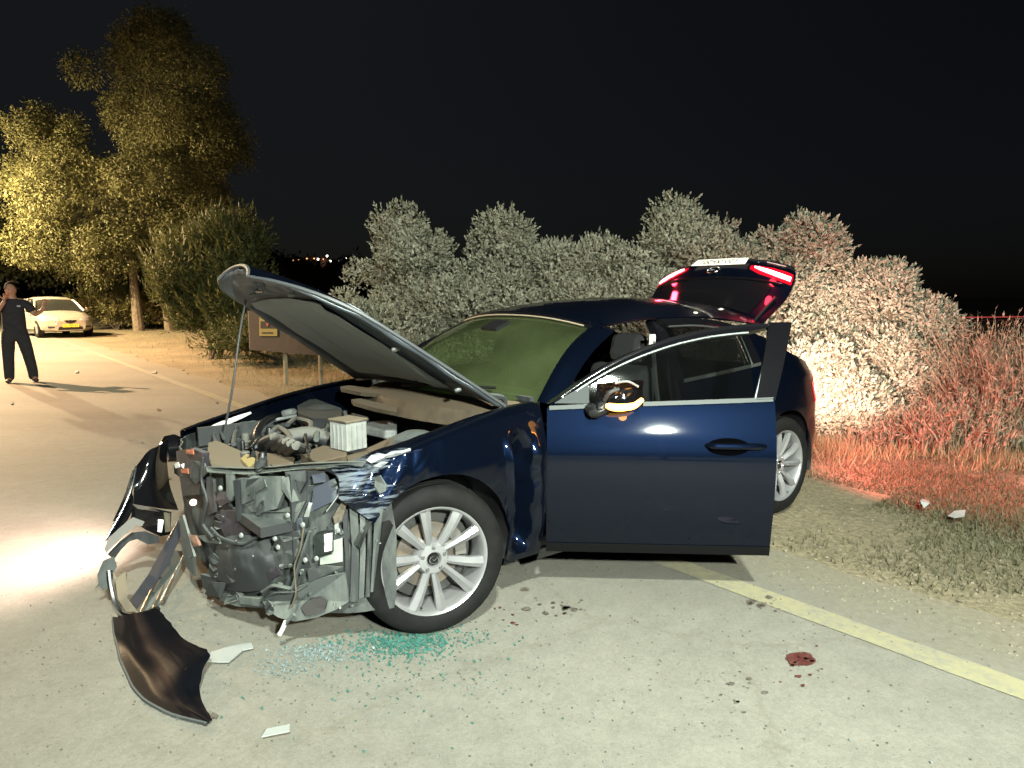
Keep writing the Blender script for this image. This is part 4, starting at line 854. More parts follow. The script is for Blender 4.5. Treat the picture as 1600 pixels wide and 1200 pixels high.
for k in range(150):
    px, py = random.uniform(60, 1180), random.uniform(180, 620)
    if py < 560-px*.55: continue
    q = onz(320+px/5.333, 600+py/5.333, random.uniform(.60, .72))
    if abs(q[1]) > .60 or q[0] < -.5 or q[0] > .62: continue
    b = bb[k % 3]; t = random.random()
    if t < .6:
        d1 = np.array([random.gauss(0, .06), random.gauss(0, .06), random.uniform(-.01, .05)]); d2 = d1+np.array([random.gauss(0, .05), random.gauss(0, .05), random.uniform(-.06, .0)])
        b.tube(smoothpath([q, q+d1, q+d2], 9), random.uniform(.004, .011), 7)
    elif t < .85:
        r_ = random.uniform(.010, .028); h_ = random.uniform(.015, .05); m_ = MB().lathe([(0, h_), (r_*.8, h_), (r_, h_*.8), (r_, -.04)], 12, 'z'); b.add([np.array(v)+q for v in m_.v], m_.f)
    else: b.box(q, (random.uniform(.02, .05), random.uniform(.02, .06), random.uniform(.01, .03)), (0, 0, random.uniform(-1, 1)))
for m_, mt in zip(bb, (DUSTD, RUN, BLACKP)): m_.build('engine_clutter', mt, car, smooth=True)['kind'] = 'stuff'
# white strip along the top edge of the far fender
P = smoothpath([CPl(a, b_, 1, -.74) for a, b_ in [(314, 681), (335, 668), (362, 657), (392, 645)]], 12); MB().tube(P, [.008, .014, .016, .017, .017, .017, .016, .015, .014, .012, .010, .007], 8).build('fender_edge_strip', WHITEP, car, smooth=True)

# ---- front bumper torn off on one side, still hanging from the other
bum = empty('front_bumper', (0, 0, 0)); bum.parent = car; bum['label'] = 'front bumper torn loose and hanging to the ground'
def PB(px, py, d_): return CD(px, py, d_)
def bgrid(name, cols, mat, th=.006, sub=6):
    A = np.array([[PB(*q) for q in c_] for c_ in cols]); nu, nv = A.shape[:2]
    s1 = np.arange(nu); t1 = np.linspace(0, nu-1, (nu-1)*sub+1); B_ = np.stack([np.stack([crv(s1, A[:, j, k])(t1) for k in range(3)], -1) for j in range(nv)], 1)
    s2 = np.arange(nv); t2 = np.linspace(0, nv-1, (nv-1)*sub+1); C_ = np.stack([np.stack([crv(s2, B_[i, :, k])(t2) for k in range(3)], -1) for i in range(len(t1))], 0)
    return grid(name, C_, mat, bum, th, sharp=60)
bgrid('bumper_corner', [[(262, 686, 3.86), (260, 715, 3.84), (264, 755, 3.80), (278, 797, 3.74)], [(240, 700, 3.66), (234, 730, 3.60), (234, 765, 3.58), (240, 793, 3.58)], [(214, 728, 3.62), (210, 750, 3.56), (209, 770, 3.52), (209, 788, 3.50)]], GLOSSB)
def bplate(name, pts, d0, d1, mat, th=.008):
    ys_ = [p[1] for p in pts]; a, b_ = min(ys_), max(ys_)
    P = [PB(p[0], p[1], d0+(d1-d0)*(p[1]-a)/(b_-a)) for p in pts]
    n_ = Vector(CAMC)-Vector(P[0]); n_.normalize(); return MB().prism(P, -n_*th).build(name, mat, bum)
def btube(name, pts, r, mat, n_=14): return MB().tube(smoothpath([PB(*p) for p in pts], n_), r, 8).build(name, mat, bum, smooth=True)
btube('grille_edge', [(213, 729, 3.60), (205, 765, 3.52), (190, 800, 3.45), (166, 842, 3.36)], .007, CHROME)
btube('grille_edge', [(209, 735, 3.62), (196, 775, 3.55), (178, 815, 3.46)], .006, GLOSSB)
btube('grille_edge', [(212, 770, 3.55), (203, 790, 3.52), (198, 805, 3.48)], .006, CHROME)
bplate('grille_side', [(205, 765), (211, 790), (200, 812), (172, 842), (164, 846), (186, 800)], 3.56, 3.38, GLOSSB)
bplate('grille_surround', [(208, 789), (235, 793), (268, 800), (266, 835), (250, 838), (228, 828), (204, 812)], 3.50, 3.48, GLOSSB, .03)
bplate('grille_surround', [(206, 787), (240, 794), (250, 800), (215, 795)], 3.46, 3.46, CHROME, .006)
bplate('clip', [(247, 811), (256, 812), (253, 832), (246, 831)], 3.42, 3.42, WHITEP, .01)
bplate('clip', [(256, 800), (266, 802), (266, 830), (258, 832)], 3.44, 3.44, TAN, .01)
bplate('grille_wing', [(163, 858), (170, 840), (190, 822), (208, 808), (226, 815), (222, 822), (212, 821), (185, 845), (166, 864)], 3.36, 3.36, pm('satin_chrome', (.72, .73, .74), .28, .9), .02)
bplate('grille_lower', [(168, 866), (188, 845), (206, 832), (226, 830), (248, 838), (249, 848), (232, 851), (214, 842), (202, 846), (190, 858), (178, 874)], 3.40, 3.38, DUSTD, .02)
bplate('broken_clip', [(147, 921), (154, 912), (152, 898), (161, 876), (178, 869), (183, 885), (176, 898), (172, 916), (162, 923), (156, 915)], 3.22, 3.12, DUSTD, .02)
bplate('lower_bar', [(264, 838), (279, 812), (284, 832), (266, 878), (240, 915), (214, 952), (203, 938), (232, 897), (252, 862)], 3.62, 3.0, pm('bar', (.035, .035, .042), .3), .02)
for a, b_ in [((268, 858, 3.58), (220, 957, 3.02)), ((281, 866, 3.60), (238, 952, 3.06)), ((290, 862, 3.62), (252, 940, 3.12))]: btube('grille_slat', [a, tuple(np.array(a)*.5+np.array(b_)*.5), b_], .007, pm('slat', (.16, .12, .09), .4, .3), 6)
for a, b_ in [((258, 878, 3.48), (279, 884, 3.52)), ((247, 902, 3.34), (268, 908, 3.38)), ((234, 926, 3.2), (256, 930, 3.25))]: btube('grille_rib', [a, b_], .006, DUSTD, 2)
bplate('grille_mesh', [(268, 860), (290, 862), (283, 885), (256, 940), (222, 956)], 3.62, 3.06, DUSTY, .004)
btube('chrome_trim', [(171, 892, 3.06), (174, 918, 3.02), (181, 945, 2.98), (196, 962, 2.95), (222, 962, 2.93), (247, 951, 2.92)], .013, CHROME, 20)
bplate('trim_back', [(180, 905), (196, 893), (199, 915), (199, 935), (216, 956), (197, 956), (184, 936)], 3.06, 2.98, TAN, .01)
bplate('trim_back', [(178, 896), (199, 895), (198, 908), (190, 912)], 3.08, 3.05, BROWN, .03)
Lc = [(177, 965), (181, 1000), (188, 1030), (202, 1062), (222, 1090), (258, 1112), (323, 1131)]; Rc = [(247, 952), (266, 975), (288, 1000), (327, 1020), (316, 1048), (312, 1085), (331, 1124)]
ld = [2.93, 2.80, 2.68, 2.54, 2.42, 2.33, 2.245]; rd = [2.90, 2.80, 2.70, 2.60, 2.50, 2.40, 2.255]
def clampg(px, py, d_):                       # keep a point at or above the asphalt
    q = D(px, py, d_); 
    if q[2] < .012: q = G(px, py, .012)
    return w2c(q)
rows = []
for i in range(7):
    l_, r_ = np.array(Lc[i]), np.array(Rc[i]); row = []
    for t in np.linspace(0, 1, 7):
        p = l_*(1-t)+r_*t; dd = ld[i]*(1-t)+rd[i]*t+.10*math.sin(math.pi*t)*(1-.6*i/6)*(-1 if t < .0 else -1); row.append(clampg(p[0], p[1], dd))
    rows.append(row)
A = np.array(rows); t1 = np.linspace(0, 6, 31); Bq = np.stack([np.stack([crv(np.arange(7), A[:, j, k])(t1) for k in range(3)], -1) for j in range(7)], 1)
Cq = np.stack([np.stack([crv(np.arange(7), Bq[i, :, k])(t1) for k in range(3)], -1) for i in range(31)], 0)
for i in range(31):
    for j in range(31): Cq[i, j] += np.array([.004*noise.noise((i*.2, j*.2, 0)), .003*noise.noise((i*.2, j*.2, 3)), 0])
for i in range(31):
    jg = .020*noise.noise((i*.9, 2, 0))+.012*noise.noise((i*2.7, 5, 0)); Cq[i, 30] += (Cq[i, 29]-Cq[i, 28])*jg*40; Cq[0, i] += (Cq[1, i]-Cq[2, i])*(.5*noise.noise((i*1.1, 8, 0))+.3*noise.noise((i*2.9, 1, 0)))
grid('bumper_skin', Cq, pm('bumper_black', (.002, .0024, .004), .5, coat=.08, bump=(6, .12, .02), spec=.12), bum, .006, sharp=60)
b = MB(); b.tube([Cq[i, 0] for i in range(31)], .006, 6); b.build('bumper_lip', DUSTD, bum, smooth=True)
# far headlamp, still burning: housing, lens and beam
q = np.array([.64, -.97, .58]); hl_ = MB().lathe([(0, .02), (.05, .018), (.075, 0), (.08, -.05), (.05, -.10)], 24).build('headlamp', GLOSSB, car, smooth=True); hl_.location = q; hl_.rotation_euler = (0, 0, R(-90))
o = MB().lathe([(0, .026), (.04, .022), (.048, .012)], 20).build('headlamp_lens', pm('head_lens', (1, 1, 1), .2, emit=(1, .92, .85), estr=12), hl_, smooth=True)
hb = lamp('headlamp_beam', 'SPOT', (.75, -1.02, .57), 420, (1, .70, .61), car, spot_size=R(128), spot_blend=1.0, shadow_soft_size=.16)
hb.rotation_euler = Vector((.72, -.34, -.38)).to_track_quat('-Z', 'Y').to_euler()
# ================================================================== VEGETATION
def leafmat(name, cols, scale=1.5, rough=.6, trans=.25):
    m = bpy.data.materials.new(name); m.use_nodes = True; n = m.node_tree.nodes; l = m.node_tree.links; b = n['Principled BSDF']; b.inputs['Roughness'].default_value = rough; b.inputs['Specular IOR Level'].default_value = .25
    g = n.new('ShaderNodeNewGeometry'); r = n.new('ShaderNodeValToRGB'); e = r.color_ramp.elements
    for k, (p, c_) in enumerate(cols):
        if k < 2: e[k].position = p; e[k].color = (*c_, 1)
        else: q = e.new(p); q.color = (*c_, 1)
    t = n.new('ShaderNodeTexNoise'); t.inputs['Scale'].default_value = scale; t.inputs['Detail'].default_value = 3
    tc = n.new('ShaderNodeTexCoord'); l.new(tc.outputs['Object'], t.inputs['Vector'])
    mx = n.new('ShaderNodeMath'); mx.operation = 'MULTIPLY_ADD'; mx.inputs[1].default_value = .5; l.new(g.outputs['Random Per Island'], mx.inputs[0])
    a = n.new('ShaderNodeMath'); a.operation = 'MULTIPLY'; a.inputs[1].default_value = .5; l.new(t.outputs['Fac'], a.inputs[0]); l.new(a.outputs[0], mx.inputs[2]); l.new(mx.outputs[0], r.inputs['Fac']); l.new(r.outputs['Color'], b.inputs['Base Color'])
    tr = n.new('ShaderNodeBsdfTranslucent'); l.new(r.outputs['Color'], tr.inputs[0]); ms = n.new('ShaderNodeMixShader'); ms.inputs[0].default_value = trans
    l.new(b.outputs[0], ms.inputs[1]); l.new(tr.outputs[0], ms.inputs[2]); l.new(ms.outputs[0], n['Material Output'].inputs[0]); return m
SAGE = leafmat('sage_leaves', [(.2, (.15, .16, .11)), (.5, (.27, .265, .195)), (.8, (.38, .365, .29))], 2.2)
OLIVE = leafmat('olive_leaves', [(.1, (.035, .042, .012)), (.5, (.075, .085, .028)), (.9, (.13, .135, .05))])
GUM = leafmat('gum_leaves', [(.1, (.06, .06, .022)), (.5, (.13, .12, .045)), (.9, (.21, .19, .085))], .6)
GUMD = leafmat('dark_leaves', [(.1, (.025, .027, .012)), (.5, (.05, .05, .022)), (.9, (.08, .075, .035))], .4)
DRY = leafmat('dry_grass', [(.1, (.13, .12, .06)), (.5, (.22, .20, .11)), (.9, (.32, .28, .17))], 2)
GREEN = leafmat('verge_grass', [(.1, (.045, .046, .024)), (.5, (.085, .083, .046)), (.9, (.15, .14, .085))], 1.2)
STRAW = leafmat('red_reeds', [(.1, (.16, .13, .08)), (.5, (.26, .22, .15)), (.9, (.36, .31, .22))], 2)
BARK = pm('bark', (.20, .16, .11), .9, col2=(.09, .07, .05), scale=9, bump=(18, .8, .03))
BARKD = pm('bark_dark', (.05, .042, .032), .9, col2=(.09, .075, .055), scale=9, bump=(18, .8, .03))
def unit(v): return v/np.maximum(1e-9, np.linalg.norm(v, axis=-1, keepdims=True))
def leaves(C, Dr, L, Wd, rng, face=None):                # diamond-shaped leaves at C pointing along Dr
    n = len(C); Dr = unit(Dr); s = unit(np.cross(Dr, rng.normal(size=(n, 3)) if face is None else face+rng.normal(size=(n, 3))*.42)); nn = np.cross(Dr, s)
    L = np.asarray(L).reshape(-1, 1)*np.ones((n, 1)); Wd = np.asarray(Wd).reshape(-1, 1)*np.ones((n, 1))
    return np.stack([C, C+Dr*L*.45+s*Wd*.5+nn*L*.06, C+Dr*L, C+Dr*L*.45-s*Wd*.5+nn*L*.06], 1)
def in_lobes(lobes, n, rng, shell=.35, uneven=.18):
    vol = np.array([l[1][0]*l[1][1]*l[1][2] for l in lobes])**.75; k = rng.choice(len(lobes), n, p=vol/vol.sum())
    c = np.array([l[0] for l in lobes])[k]; r = np.array([l[1] for l in lobes])[k]; d = unit(rng.normal(size=(n, 3)))
    bump = 1+uneven*(np.sin(d[:, 0]*5+k*1.7)*np.sin(d[:, 1]*6+k)+.6*np.sin(d[:, 2]*9+k*2.1+d[:, 0]*4))
    rad = (1-shell*rng.random(n)**1.6)*bump
    return c+d*r*rad[:, None], d
def sublobes(lobes, rng, k=12, s=.40):
    out = []
    for c, r in lobes:
        c = np.array(c); r = np.array(r); out.append((c, r*.66))
        for i in range(k):
            d = unit(rng.normal(size=3)); d[2] = abs(d[2])*.9-.25; q = s*(.55+.85*rng.random()); p = c+d*r*(.80+.22*rng.random())
            out.append((p, np.full(3, r.mean())*q*np.array([1, 1, .9])))
    return out
def sprig_bush(root, lobes, nspr, mat, rng, sl=.085, nl=11, ll=.038, lw=.021, up=.42):
    sub = sublobes(lobes, rng); P, d = in_lobes(sub, nspr, rng, .22, .10); P[:, 2] = np.maximum(P[:, 2], .02)
    ax = unit(d*.55+np.array([0, 0, up])+rng.normal(size=P.shape)*.22); S = sl*(.6+.8*rng.random(nspr))
    C = []; Dd = []; 
    for j in range(nl):
        t = j/(nl-1); side = unit(np.cross(ax, rng.normal(size=ax.shape))); C.append(P+ax*(S*t)[:, None]); Dd.append(ax*(.55+.5*t)+side*(.9-.6*t))
    C = np.concatenate(C); Dd = np.concatenate(Dd); n = len(C); m_ = int(nspr*2.2); Pi, di = in_lobes(sub, m_, rng, .16, .08); Ci = Pi-di*sl*.55
    fill = leaves(Ci, unit(np.cross(di, rng.normal(size=di.shape)))+di*.25, ll*(1.1+.8*rng.random(m_)), lw*(1.1+.8*rng.random(m_)), rng, di*1.3)
    return np.concatenate([fill, leaves(C, Dd, ll*(.6+.8*rng.random(n)), lw*(.7+.6*rng.random(n)), rng, np.tile(d, (nl, 1)))])
def bush(name, base, lobes, nspr, mat, label, cat, group, seed, stem=BARKD, **k):
    rng = np.random.default_rng(seed); r = empty(name, base); tag(r, label, cat, group)
    fastmesh('foliage', sprig_bush(r, lobes, nspr, mat, rng, **k), 4, mat, r)
    b = MB()
    for i, (c, rr) in enumerate(lobes):
        c = np.array(c); b.tube(smoothpath([(rng.normal()*.1, rng.normal()*.1, -.1), c*np.array([.5, .5, .45]), c*np.array([.9, .9, .95])], 7), [.05, .045, .04, .035, .028, .02, .012], 6)
        for q in range(7):
            e = c+unit(rng.normal(size=3))*np.array(rr)*.85; e[2] = max(e[2], .1); b.tube([c*.8, (c*.8+e)/2+(0, 0, .05), e], [.018, .012, .005], 5)
    b.build('stem', stem, r); return r
# sage hedge behind the car
def hedge(px, base_y, top_px, halfw_px, dist, lobes_rel, nspr, seed, label):
    c = D(px, base_y, dist); x, y = c[0], c[1]; top = D(px, top_px-14, dist)[2]; hw = halfw_px*1.08/F_PX*dist
    zb = gz(x, y); lobes = []
    for (dx, dy, dz, rx, rz) in lobes_rel: lobes.append(((dx*hw, dy*hw, dz*top), (rx*hw, rx*hw*.9, rz*top)))
    bush('sage_bush', (x, y, zb), lobes, nspr, SAGE, label, 'bush', 'grey sage bushes behind the car', seed)
hedge(628, 600, 330, 105, 9.6, [(.0, .1, .66, .62, .32), (-.75, -.2, .36, .45, .22), (.55, -.1, .45, .5, .3), (-.2, -.4, .3, .6, .3), (.5, -.5, .2, .5, .22)], 5899, 1, 'rounded grey-green sage bush beside the raised bonnet, its crown split from the next')
hedge(772, 600, 325, 95, 9.3, [(-.05, .1, .70, .58, .29), (.55, .15, .55, .45, .24), (-.45, -.3, .46, .5, .28), (.25, -.4, .36, .6, .3), (0, -.5, .16, .7, .2)], 5899, 2, 'grey sage bush with a pointed top rising behind the windscreen')
hedge(900, 600, 352, 95, 9.0, [(-.25, .1, .68, .5, .3), (.4, .15, .70, .5, .28), (-.1, -.3, .44, .6, .3), (.5, -.4, .36, .5, .3), (0, -.4, .15, .8, .2)], 5899, 3, 'lower sage bush with a twin crown behind the car roof')
hedge(1072, 610, 308, 115, 8.9, [(.0, .1, .72, .52, .27), (-.55, .05, .52, .5, .28), (.45, -.1, .55, .5, .3), (-.35, -.4, .34, .6, .3), (.2, -.5, .22, .7, .25)], 7438, 4, 'tallest sage bush, rising above the raised tailgate')
hedge(1230, 620, 330, 112, 8.6, [(.05, .1, .72, .5, .27), (-.5, .1, .62, .42, .26), (.5, -.1, .48, .48, .3), (-.1, -.35, .42, .6, .32), (.3, -.5, .18, .7, .24)], 7438, 5, 'broad sage bush behind the tail lamp with its lower leaves lit white')
hedge(1375, 640, 415, 95, 8.1, [(-.2, .1, .66, .55, .33), (.35, .1, .52, .5, .3), (.75, .15, .34, .38, .22), (-.3, -.3, .32, .6, .3), (.4, -.3, .2, .6, .24), (-.75, -.4, .16, .5, .2)], 8208, 6, 'sage bush at the end of the hedge sloping down to dark open ground')
hedge(1300, 650, 545, 80, 7.4, [(-.2, .0, .55, .6, .45), (.4, .1, .4, .55, .4), (.0, -.2, .2, .8, .3)], 3847, 7, 'low leafy sage clump right behind the rear bumper, bleached by the lamp')
# reeds lit red at the right
def reeds(px, py, n, seed, h, spread, label):
    rng = np.random.default_rng(seed); c = G(px, py); r = empty('reed_clump', (c[0], c[1], gz(c[0], c[1]))); tag(r, label, 'reeds', 'dry reeds glowing red')
    a = rng.random(n)*2*math.pi; q = rng.random(n)**.6*spread; B_ = np.stack([q*np.cos(a), q*np.sin(a)*.8, np.zeros(n)], 1)
    H_ = h*(1-.55*(q/spread)**2)*(.55+.5*rng.random(n)); lean = rng.normal(size=(n, 3))*.28+B_*.35; lean[:, 2] = 1; T = B_+lean*H_[:, None]; mid = (B_+T)/2+np.array([0, 0, .05])
    s = unit(np.cross(T-B_, rng.normal(size=(n, 3))))*.006
    V = [np.stack([B_-s, B_+s, mid+s*.8, mid-s*.8], 1), np.stack([mid-s*.8, mid+s*.8, T+s*.2, T-s*.2], 1)]
    k = 15; Pp = np.concatenate([B_+(T-B_)*(.35+.65*rng.random((n, 1)))+rng.normal(size=(n, 3))*.015 for _ in range(k)]); dd = np.concatenate([lean+rng.normal(size=(n, 3))*.6 for _ in range(k)])
    fastmesh('blades', np.concatenate(V+[leaves(Pp, dd, .035+.045*rng.random(len(Pp)), .011, rng)]), 4, STRAW, r)
for i, (px, py, n, h, sp, lb) in enumerate([(1440, 668, 560, .75, .5, 'dry reed clump in front of the last sage bush, glowing pink'), (1530, 672, 820, 1.25, .55, 'tallest dry reed clump, glowing red before the dark field'), (1600, 690, 820, 1.15, .6, 'broad dry reed clump at the edge of the dark field'), (1490, 700, 260, .55, .5, 'short dry reed clump at the foot of the tall reeds'), (1370, 690, 240, .40, .5, 'short dry reed clump at the foot of the bleached bush')]): reeds(px, py, n, 40+i, h, sp, lb)
# grass of the verge
def grass(name, region, n, mat, seed, h0, h1, label, wid=.004):
    rng = np.random.default_rng(seed); pts = []
    while len(pts) < n:
        px, py = rng.uniform(region[0], region[2]), rng.uniform(region[1], region[3]); c = G(px, py); q = offw(c[0], c[1])
        if q < .7 or c[1] > 40: continue
        k_ = w2c(c)
        if -3.75 < k_[0] < 1.0 and abs(k_[1]) < 1.15: continue
        thin = min(1, max(0, (q-.8)/2.2))
        dens = noise.noise((c[0]*1.1, c[1]*1.1, seed))*.9+.45
        if rng.random() > dens*(.05+.95*thin**2): continue
        pts.append((c[0], c[1], gz(c[0], c[1])))
    B_ = np.array(pts); n = len(B_); H_ = h0+(h1-h0)*rng.random(n)**2; ln = rng.normal(size=(n, 3))*.45; ln[:, 2] = 1; T = B_+unit(ln)*H_[:, None]
    s = unit(np.cross(ln, rng.normal(size=(n, 3))))*wid; s[:, 2] = 0
    o = fastmesh(name, np.stack([B_-s, B_+s, (B_+T)/2+s*.7+ln*.01, T], 1), 4, mat); tag(o, label, 'grass', kind='stuff')
grass('verge_grass', (1180, 640, 1660, 930), 40000, GREEN, 11, .012, .055, 'short dull green grass growing on the verge')
grass('dry_grass', (1180, 640, 1640, 740), 9000, DRY, 12, .03, .20, 'dry pale grass stalks along the foot of the bushes')
grass('roadside_weeds', (330, 540, 560, 640), 9000, DRY, 13, .03, .22, 'dry brown weeds around the sign posts')
grass('roadside_weeds', (180, 512, 420, 600), 4000, DRY, 14, .03, .20, 'dry weeds below the tall tree and the olive bush')
grass('thin_grass', (560, 560, 1300, 690), 9000, GREEN, 15, .03, .15, 'thin grass under the sage hedge')
# tall gum tree
def tree(name, base, trunks, lobes, n, mat, label, group, seed, ll=.16, lw=.05, bark=BARK, drop=.35, shell=.75, clump=9):
    rng = np.random.default_rng(seed); r = empty(name, base); tag(r, label, 'tree', group)
    for tr in trunks: MB().tube(smoothpath([p[:3] for p in tr], 14), list(np.interp(np.linspace(0, 1, 14), np.linspace(0, 1, len(tr)), [p[3] for p in tr])), 10).build('trunk', bark, r, smooth=True)
    b = MB(); top = np.array(trunks[0][-1][:3])
    for c, rr in lobes:
        c = np.array(c); b.tube(smoothpath([top*.75, (top+c)/2, c], 8), [.14, .12, .10, .08, .07, .05, .04, .02], 6)
        for q in range(6): e = c+unit(rng.normal(size=3))*np.array(rr)*.8; b.tube([c, (c+e)/2+(0, 0, .2), e], [.04, .025, .008], 5)
    b.build('limbs', bark, r)
    m_ = n//clump; P, d = in_lobes(sublobes(lobes, rng, 10, .42), m_, rng, shell, .12); P = np.repeat(P, clump, 0)+rng.normal(size=(m_*clump, 3))*ll*.9; d = np.repeat(d, clump, 0)
    dd = d*.5+rng.normal(size=d.shape)*.6+np.array([0, 0, -drop]); N = len(P)
    fastmesh('crown', leaves(P, dd, ll*(.6+.8*rng.random(N)), lw*(.7+.6*rng.random(N)), rng, d), 4, mat, r); return r
tb = G(217, 517); ty = tb[1]; sc_ = ty/F_PX
def tl(px, py, rx, ry, dy=0.): q = D(px, py, ty); return ((q[0]-tb[0], dy, q[2]), (rx*sc_, min(rx, ry)*sc_*.85, ry*sc_))
tree('gum_tree', (tb[0], tb[1], gz(tb[0], tb[1])), [[(0, 0, -.2, .24), (-.05, 0, 1.2, .17), (-.15, .1, 3.0, .14), (.3, .1, 6.0, .10)], [(1.1, .5, -.2, .22), (1.0, .5, 1.5, .17), (.8, .4, 4, .14)]],
     [tl(232, 95, 88, 75), tl(245, 190, 105, 95), tl(255, 280, 100, 85), tl(290, 230, 70, 110, .8), tl(235, 370, 75, 70, .3), tl(300, 330, 60, 80, 1.2), tl(75, 225, 52, 65, -.4), tl(105, 300, 78, 75, -.8), tl(145, 385, 78, 62, -1.), tl(55, 285, 35, 40, -.5), tl(175, 425, 50, 32, -1.0)],
     170000, GUM, 'tall leafy gum tree with a pale trunk behind the parked silver car', 'roadside trees', 61, ll=.13, lw=.05, shell=.42)
# olive-green bush right of it
ob = G(338, 560); oy = ob[1]; 
def ol(px, py, rx, ry, dy=0.): q = D(px, py, oy); s_ = oy/F_PX; return ((q[0]-ob[0], dy, q[2]), (rx*s_, rx*s_*.8, ry*s_))
bush('olive_bush', (ob[0], ob[1], gz(ob[0], ob[1])), [ol(325, 430, 62, 62), ol(360, 400, 45, 62), ol(340, 490, 70, 52, -.1), ol(300, 460, 40, 50), ol(370, 470, 45, 60)], 3000, OLIVE, 'dense upright olive-green bush beside the tall tree', 'bush', 'roadside bushes', 62, sl=.42, nl=12, ll=.14, lw=.04, up=1.0)
sb = G(140, 519); sy = sb[1]
def sl_(px, py, rx, ry, dy=0.): q = D(px, py, sy); s_ = sy/F_PX; return ((q[0]-sb[0], dy, q[2]), (rx*s_, rx*s_*.8, ry*s_))
bush('low_bush', (sb[0], sb[1]+2.0, 0), [sl_(125, 470, 40, 32), sl_(155, 488, 38, 30), sl_(105, 480, 30, 24)], 1500, GUM, 'low round bush behind the parked silver car', 'bush', 'roadside bushes', 63, sl=.35, nl=10, ll=.13, lw=.045)
for i, (px, py, dd, lb, lob) in enumerate([(20, 470, 44, 'dark leafy tree beyond the walking person', [(5, 380, 60, 60), (60, 410, 50, 45), (-40, 400, 60, 70), (85, 430, 30, 30)]), (-60, 470, 50, 'dark tree at the far side of the road', [(-60, 380, 70, 90), (-110, 420, 60, 60)])]):
    q0 = D(px, py, dd); s_ = dd/F_PX; lobs = []
    for a, b_, rx, ry in lob: q = D(a, b_, dd); lobs.append(((q[0]-q0[0], random.uniform(-.5, .5), q[2]), (rx*s_, rx*s_*.8, ry*s_)))
    tree('dark_tree', (q0[0], q0[1], 0), [[(0, 0, -.2, .25), (0, 0, 2.0, .2), (.2, 0, 4, .12)]], lobs, 14000, GUMD, lb, 'roadside trees', 70+i, ll=.30, lw=.12, bark=BARKD)
bush('dark_shrub', (D(245, 505, 34)[0], 34, 0), [((0, 0, 1.2), (1.8, 1.2, 1.5)), ((1.6, 0, 1.0), (1.5, 1.2, 1.3)), ((-1.6, .5, 1.1), (1.5, 1.2, 1.3)), ((3.2, .5, 1.2), (1.6, 1.2, 1.4))], 1300, GUMD, 'dark shrub in the shade behind the two tree trunks', 'bush', 'roadside bushes', 64, sl=.5, nl=9, ll=.2, lw=.08)
bush('dark_shrub', (D(480, 575, 15)[0], 15.0, 0), [((0, 0, .55), (1.0, .6, .55)), ((-1.0, .2, .5), (.8, .6, .5)), ((.9, .3, .6), (.8, .6, .55)), ((-1.8, .3, .4), (.7, .5, .4))], 1500, OLIVE, 'brown scrubby shrub behind the sign posts', 'bush', 'roadside bushes', 65, sl=.25, nl=9, ll=.07, lw=.03)
# ================================================================== SIGN, PARKED CAR, PERSON, TOWN
sg0, sg1 = D(447, 597, 11.6), D(502, 606, 11.0)
base = (sg0+sg1)/2; sgn = empty('roadside_sign', (base[0], base[1], gz(base[0], base[1]))); tag(sgn, 'low brown information sign with a yellow notice on two square posts', 'sign')
o3 = np.array(sgn.location); WOOD = pm('post_metal', (.24, .20, .13), .6, col2=(.17, .14, .09), scale=10)
sdir = Vector(sg1-sg0); sdir.z = 0; sdir.normalize(); rz_s = math.atan2(sdir.y, sdir.x)
for P in (sg0, sg1):
    o = MB().box((0, 0, .55), (.055, .055, 1.3)).build('post', WOOD, sgn, bevel=.006); o.location = (P[0]-o3[0], P[1]-o3[1], 0); o.rotation_euler = (0, 0, rz_s)
c0, c1 = D(388, 487, 11.9)-o3, D(560, 487, 10.6)-o3
pn = MB(); pn.prism([(c0[0], c0[1], .56), (c1[0], c1[1], .52), (c1[0], c1[1], 1.22), (c0[0], c0[1], 1.22)], (-.02, .03, 0)); pn.build('panel', pm('sign_brown', (.035, .026, .02), .7, col2=(.027, .02, .016), scale=6), sgn)
def spt(px, py, off=.012):                   # photo pixel on the sign panel
    q = ray(px, py); n_ = np.cross(c1-c0, (0, 0, 1)); n_ /= np.linalg.norm(n_); n_ = n_ if n_[1] < 0 else -n_; p0 = c0+o3+n_*off; t = np.dot(p0-np.array([0, 0, CAM_H]), n_)/np.dot(q, n_); return q*t+np.array([0, 0, CAM_H])-o3
MB().prism([spt(*p) for p in [(405, 496), (433, 496), (433, 525), (405, 525)]], (.0, .004, 0)).build('notice', pm('sign_yellow', (.26, .20, .06), .6), sgn)
MB().prism([spt(*p, .018) for p in [(407, 502), (432, 502), (432, 513), (407, 513)]], (.0, .004, 0)).build('notice_band', pm('sign_black', (.012, .01, .012), .6), sgn)
MB().prism([spt(*p, .024) for p in [(415, 505), (420, 505), (418, 511)]], (.0, .004, 0)).build('notice_mark', pm('sign_red', (.35, .08, .06), .6), sgn)
MB().prism([spt(*p, .024) for p in [(426, 504), (428, 504), (428, 510), (426, 510)]], (.0, .004, 0)).build('notice_mark', pm('sign_cream', (.6, .55, .4), .6), sgn)
for k in range(6): MB().prism([spt(409+k*3+a, 519+b_, .018) for a, b_ in [(0, 0), (2, -.5), (2, 2), (0, 2.5)]], (.0, .004, 0)).build('lettering', MATS['sign_black'], sgn)

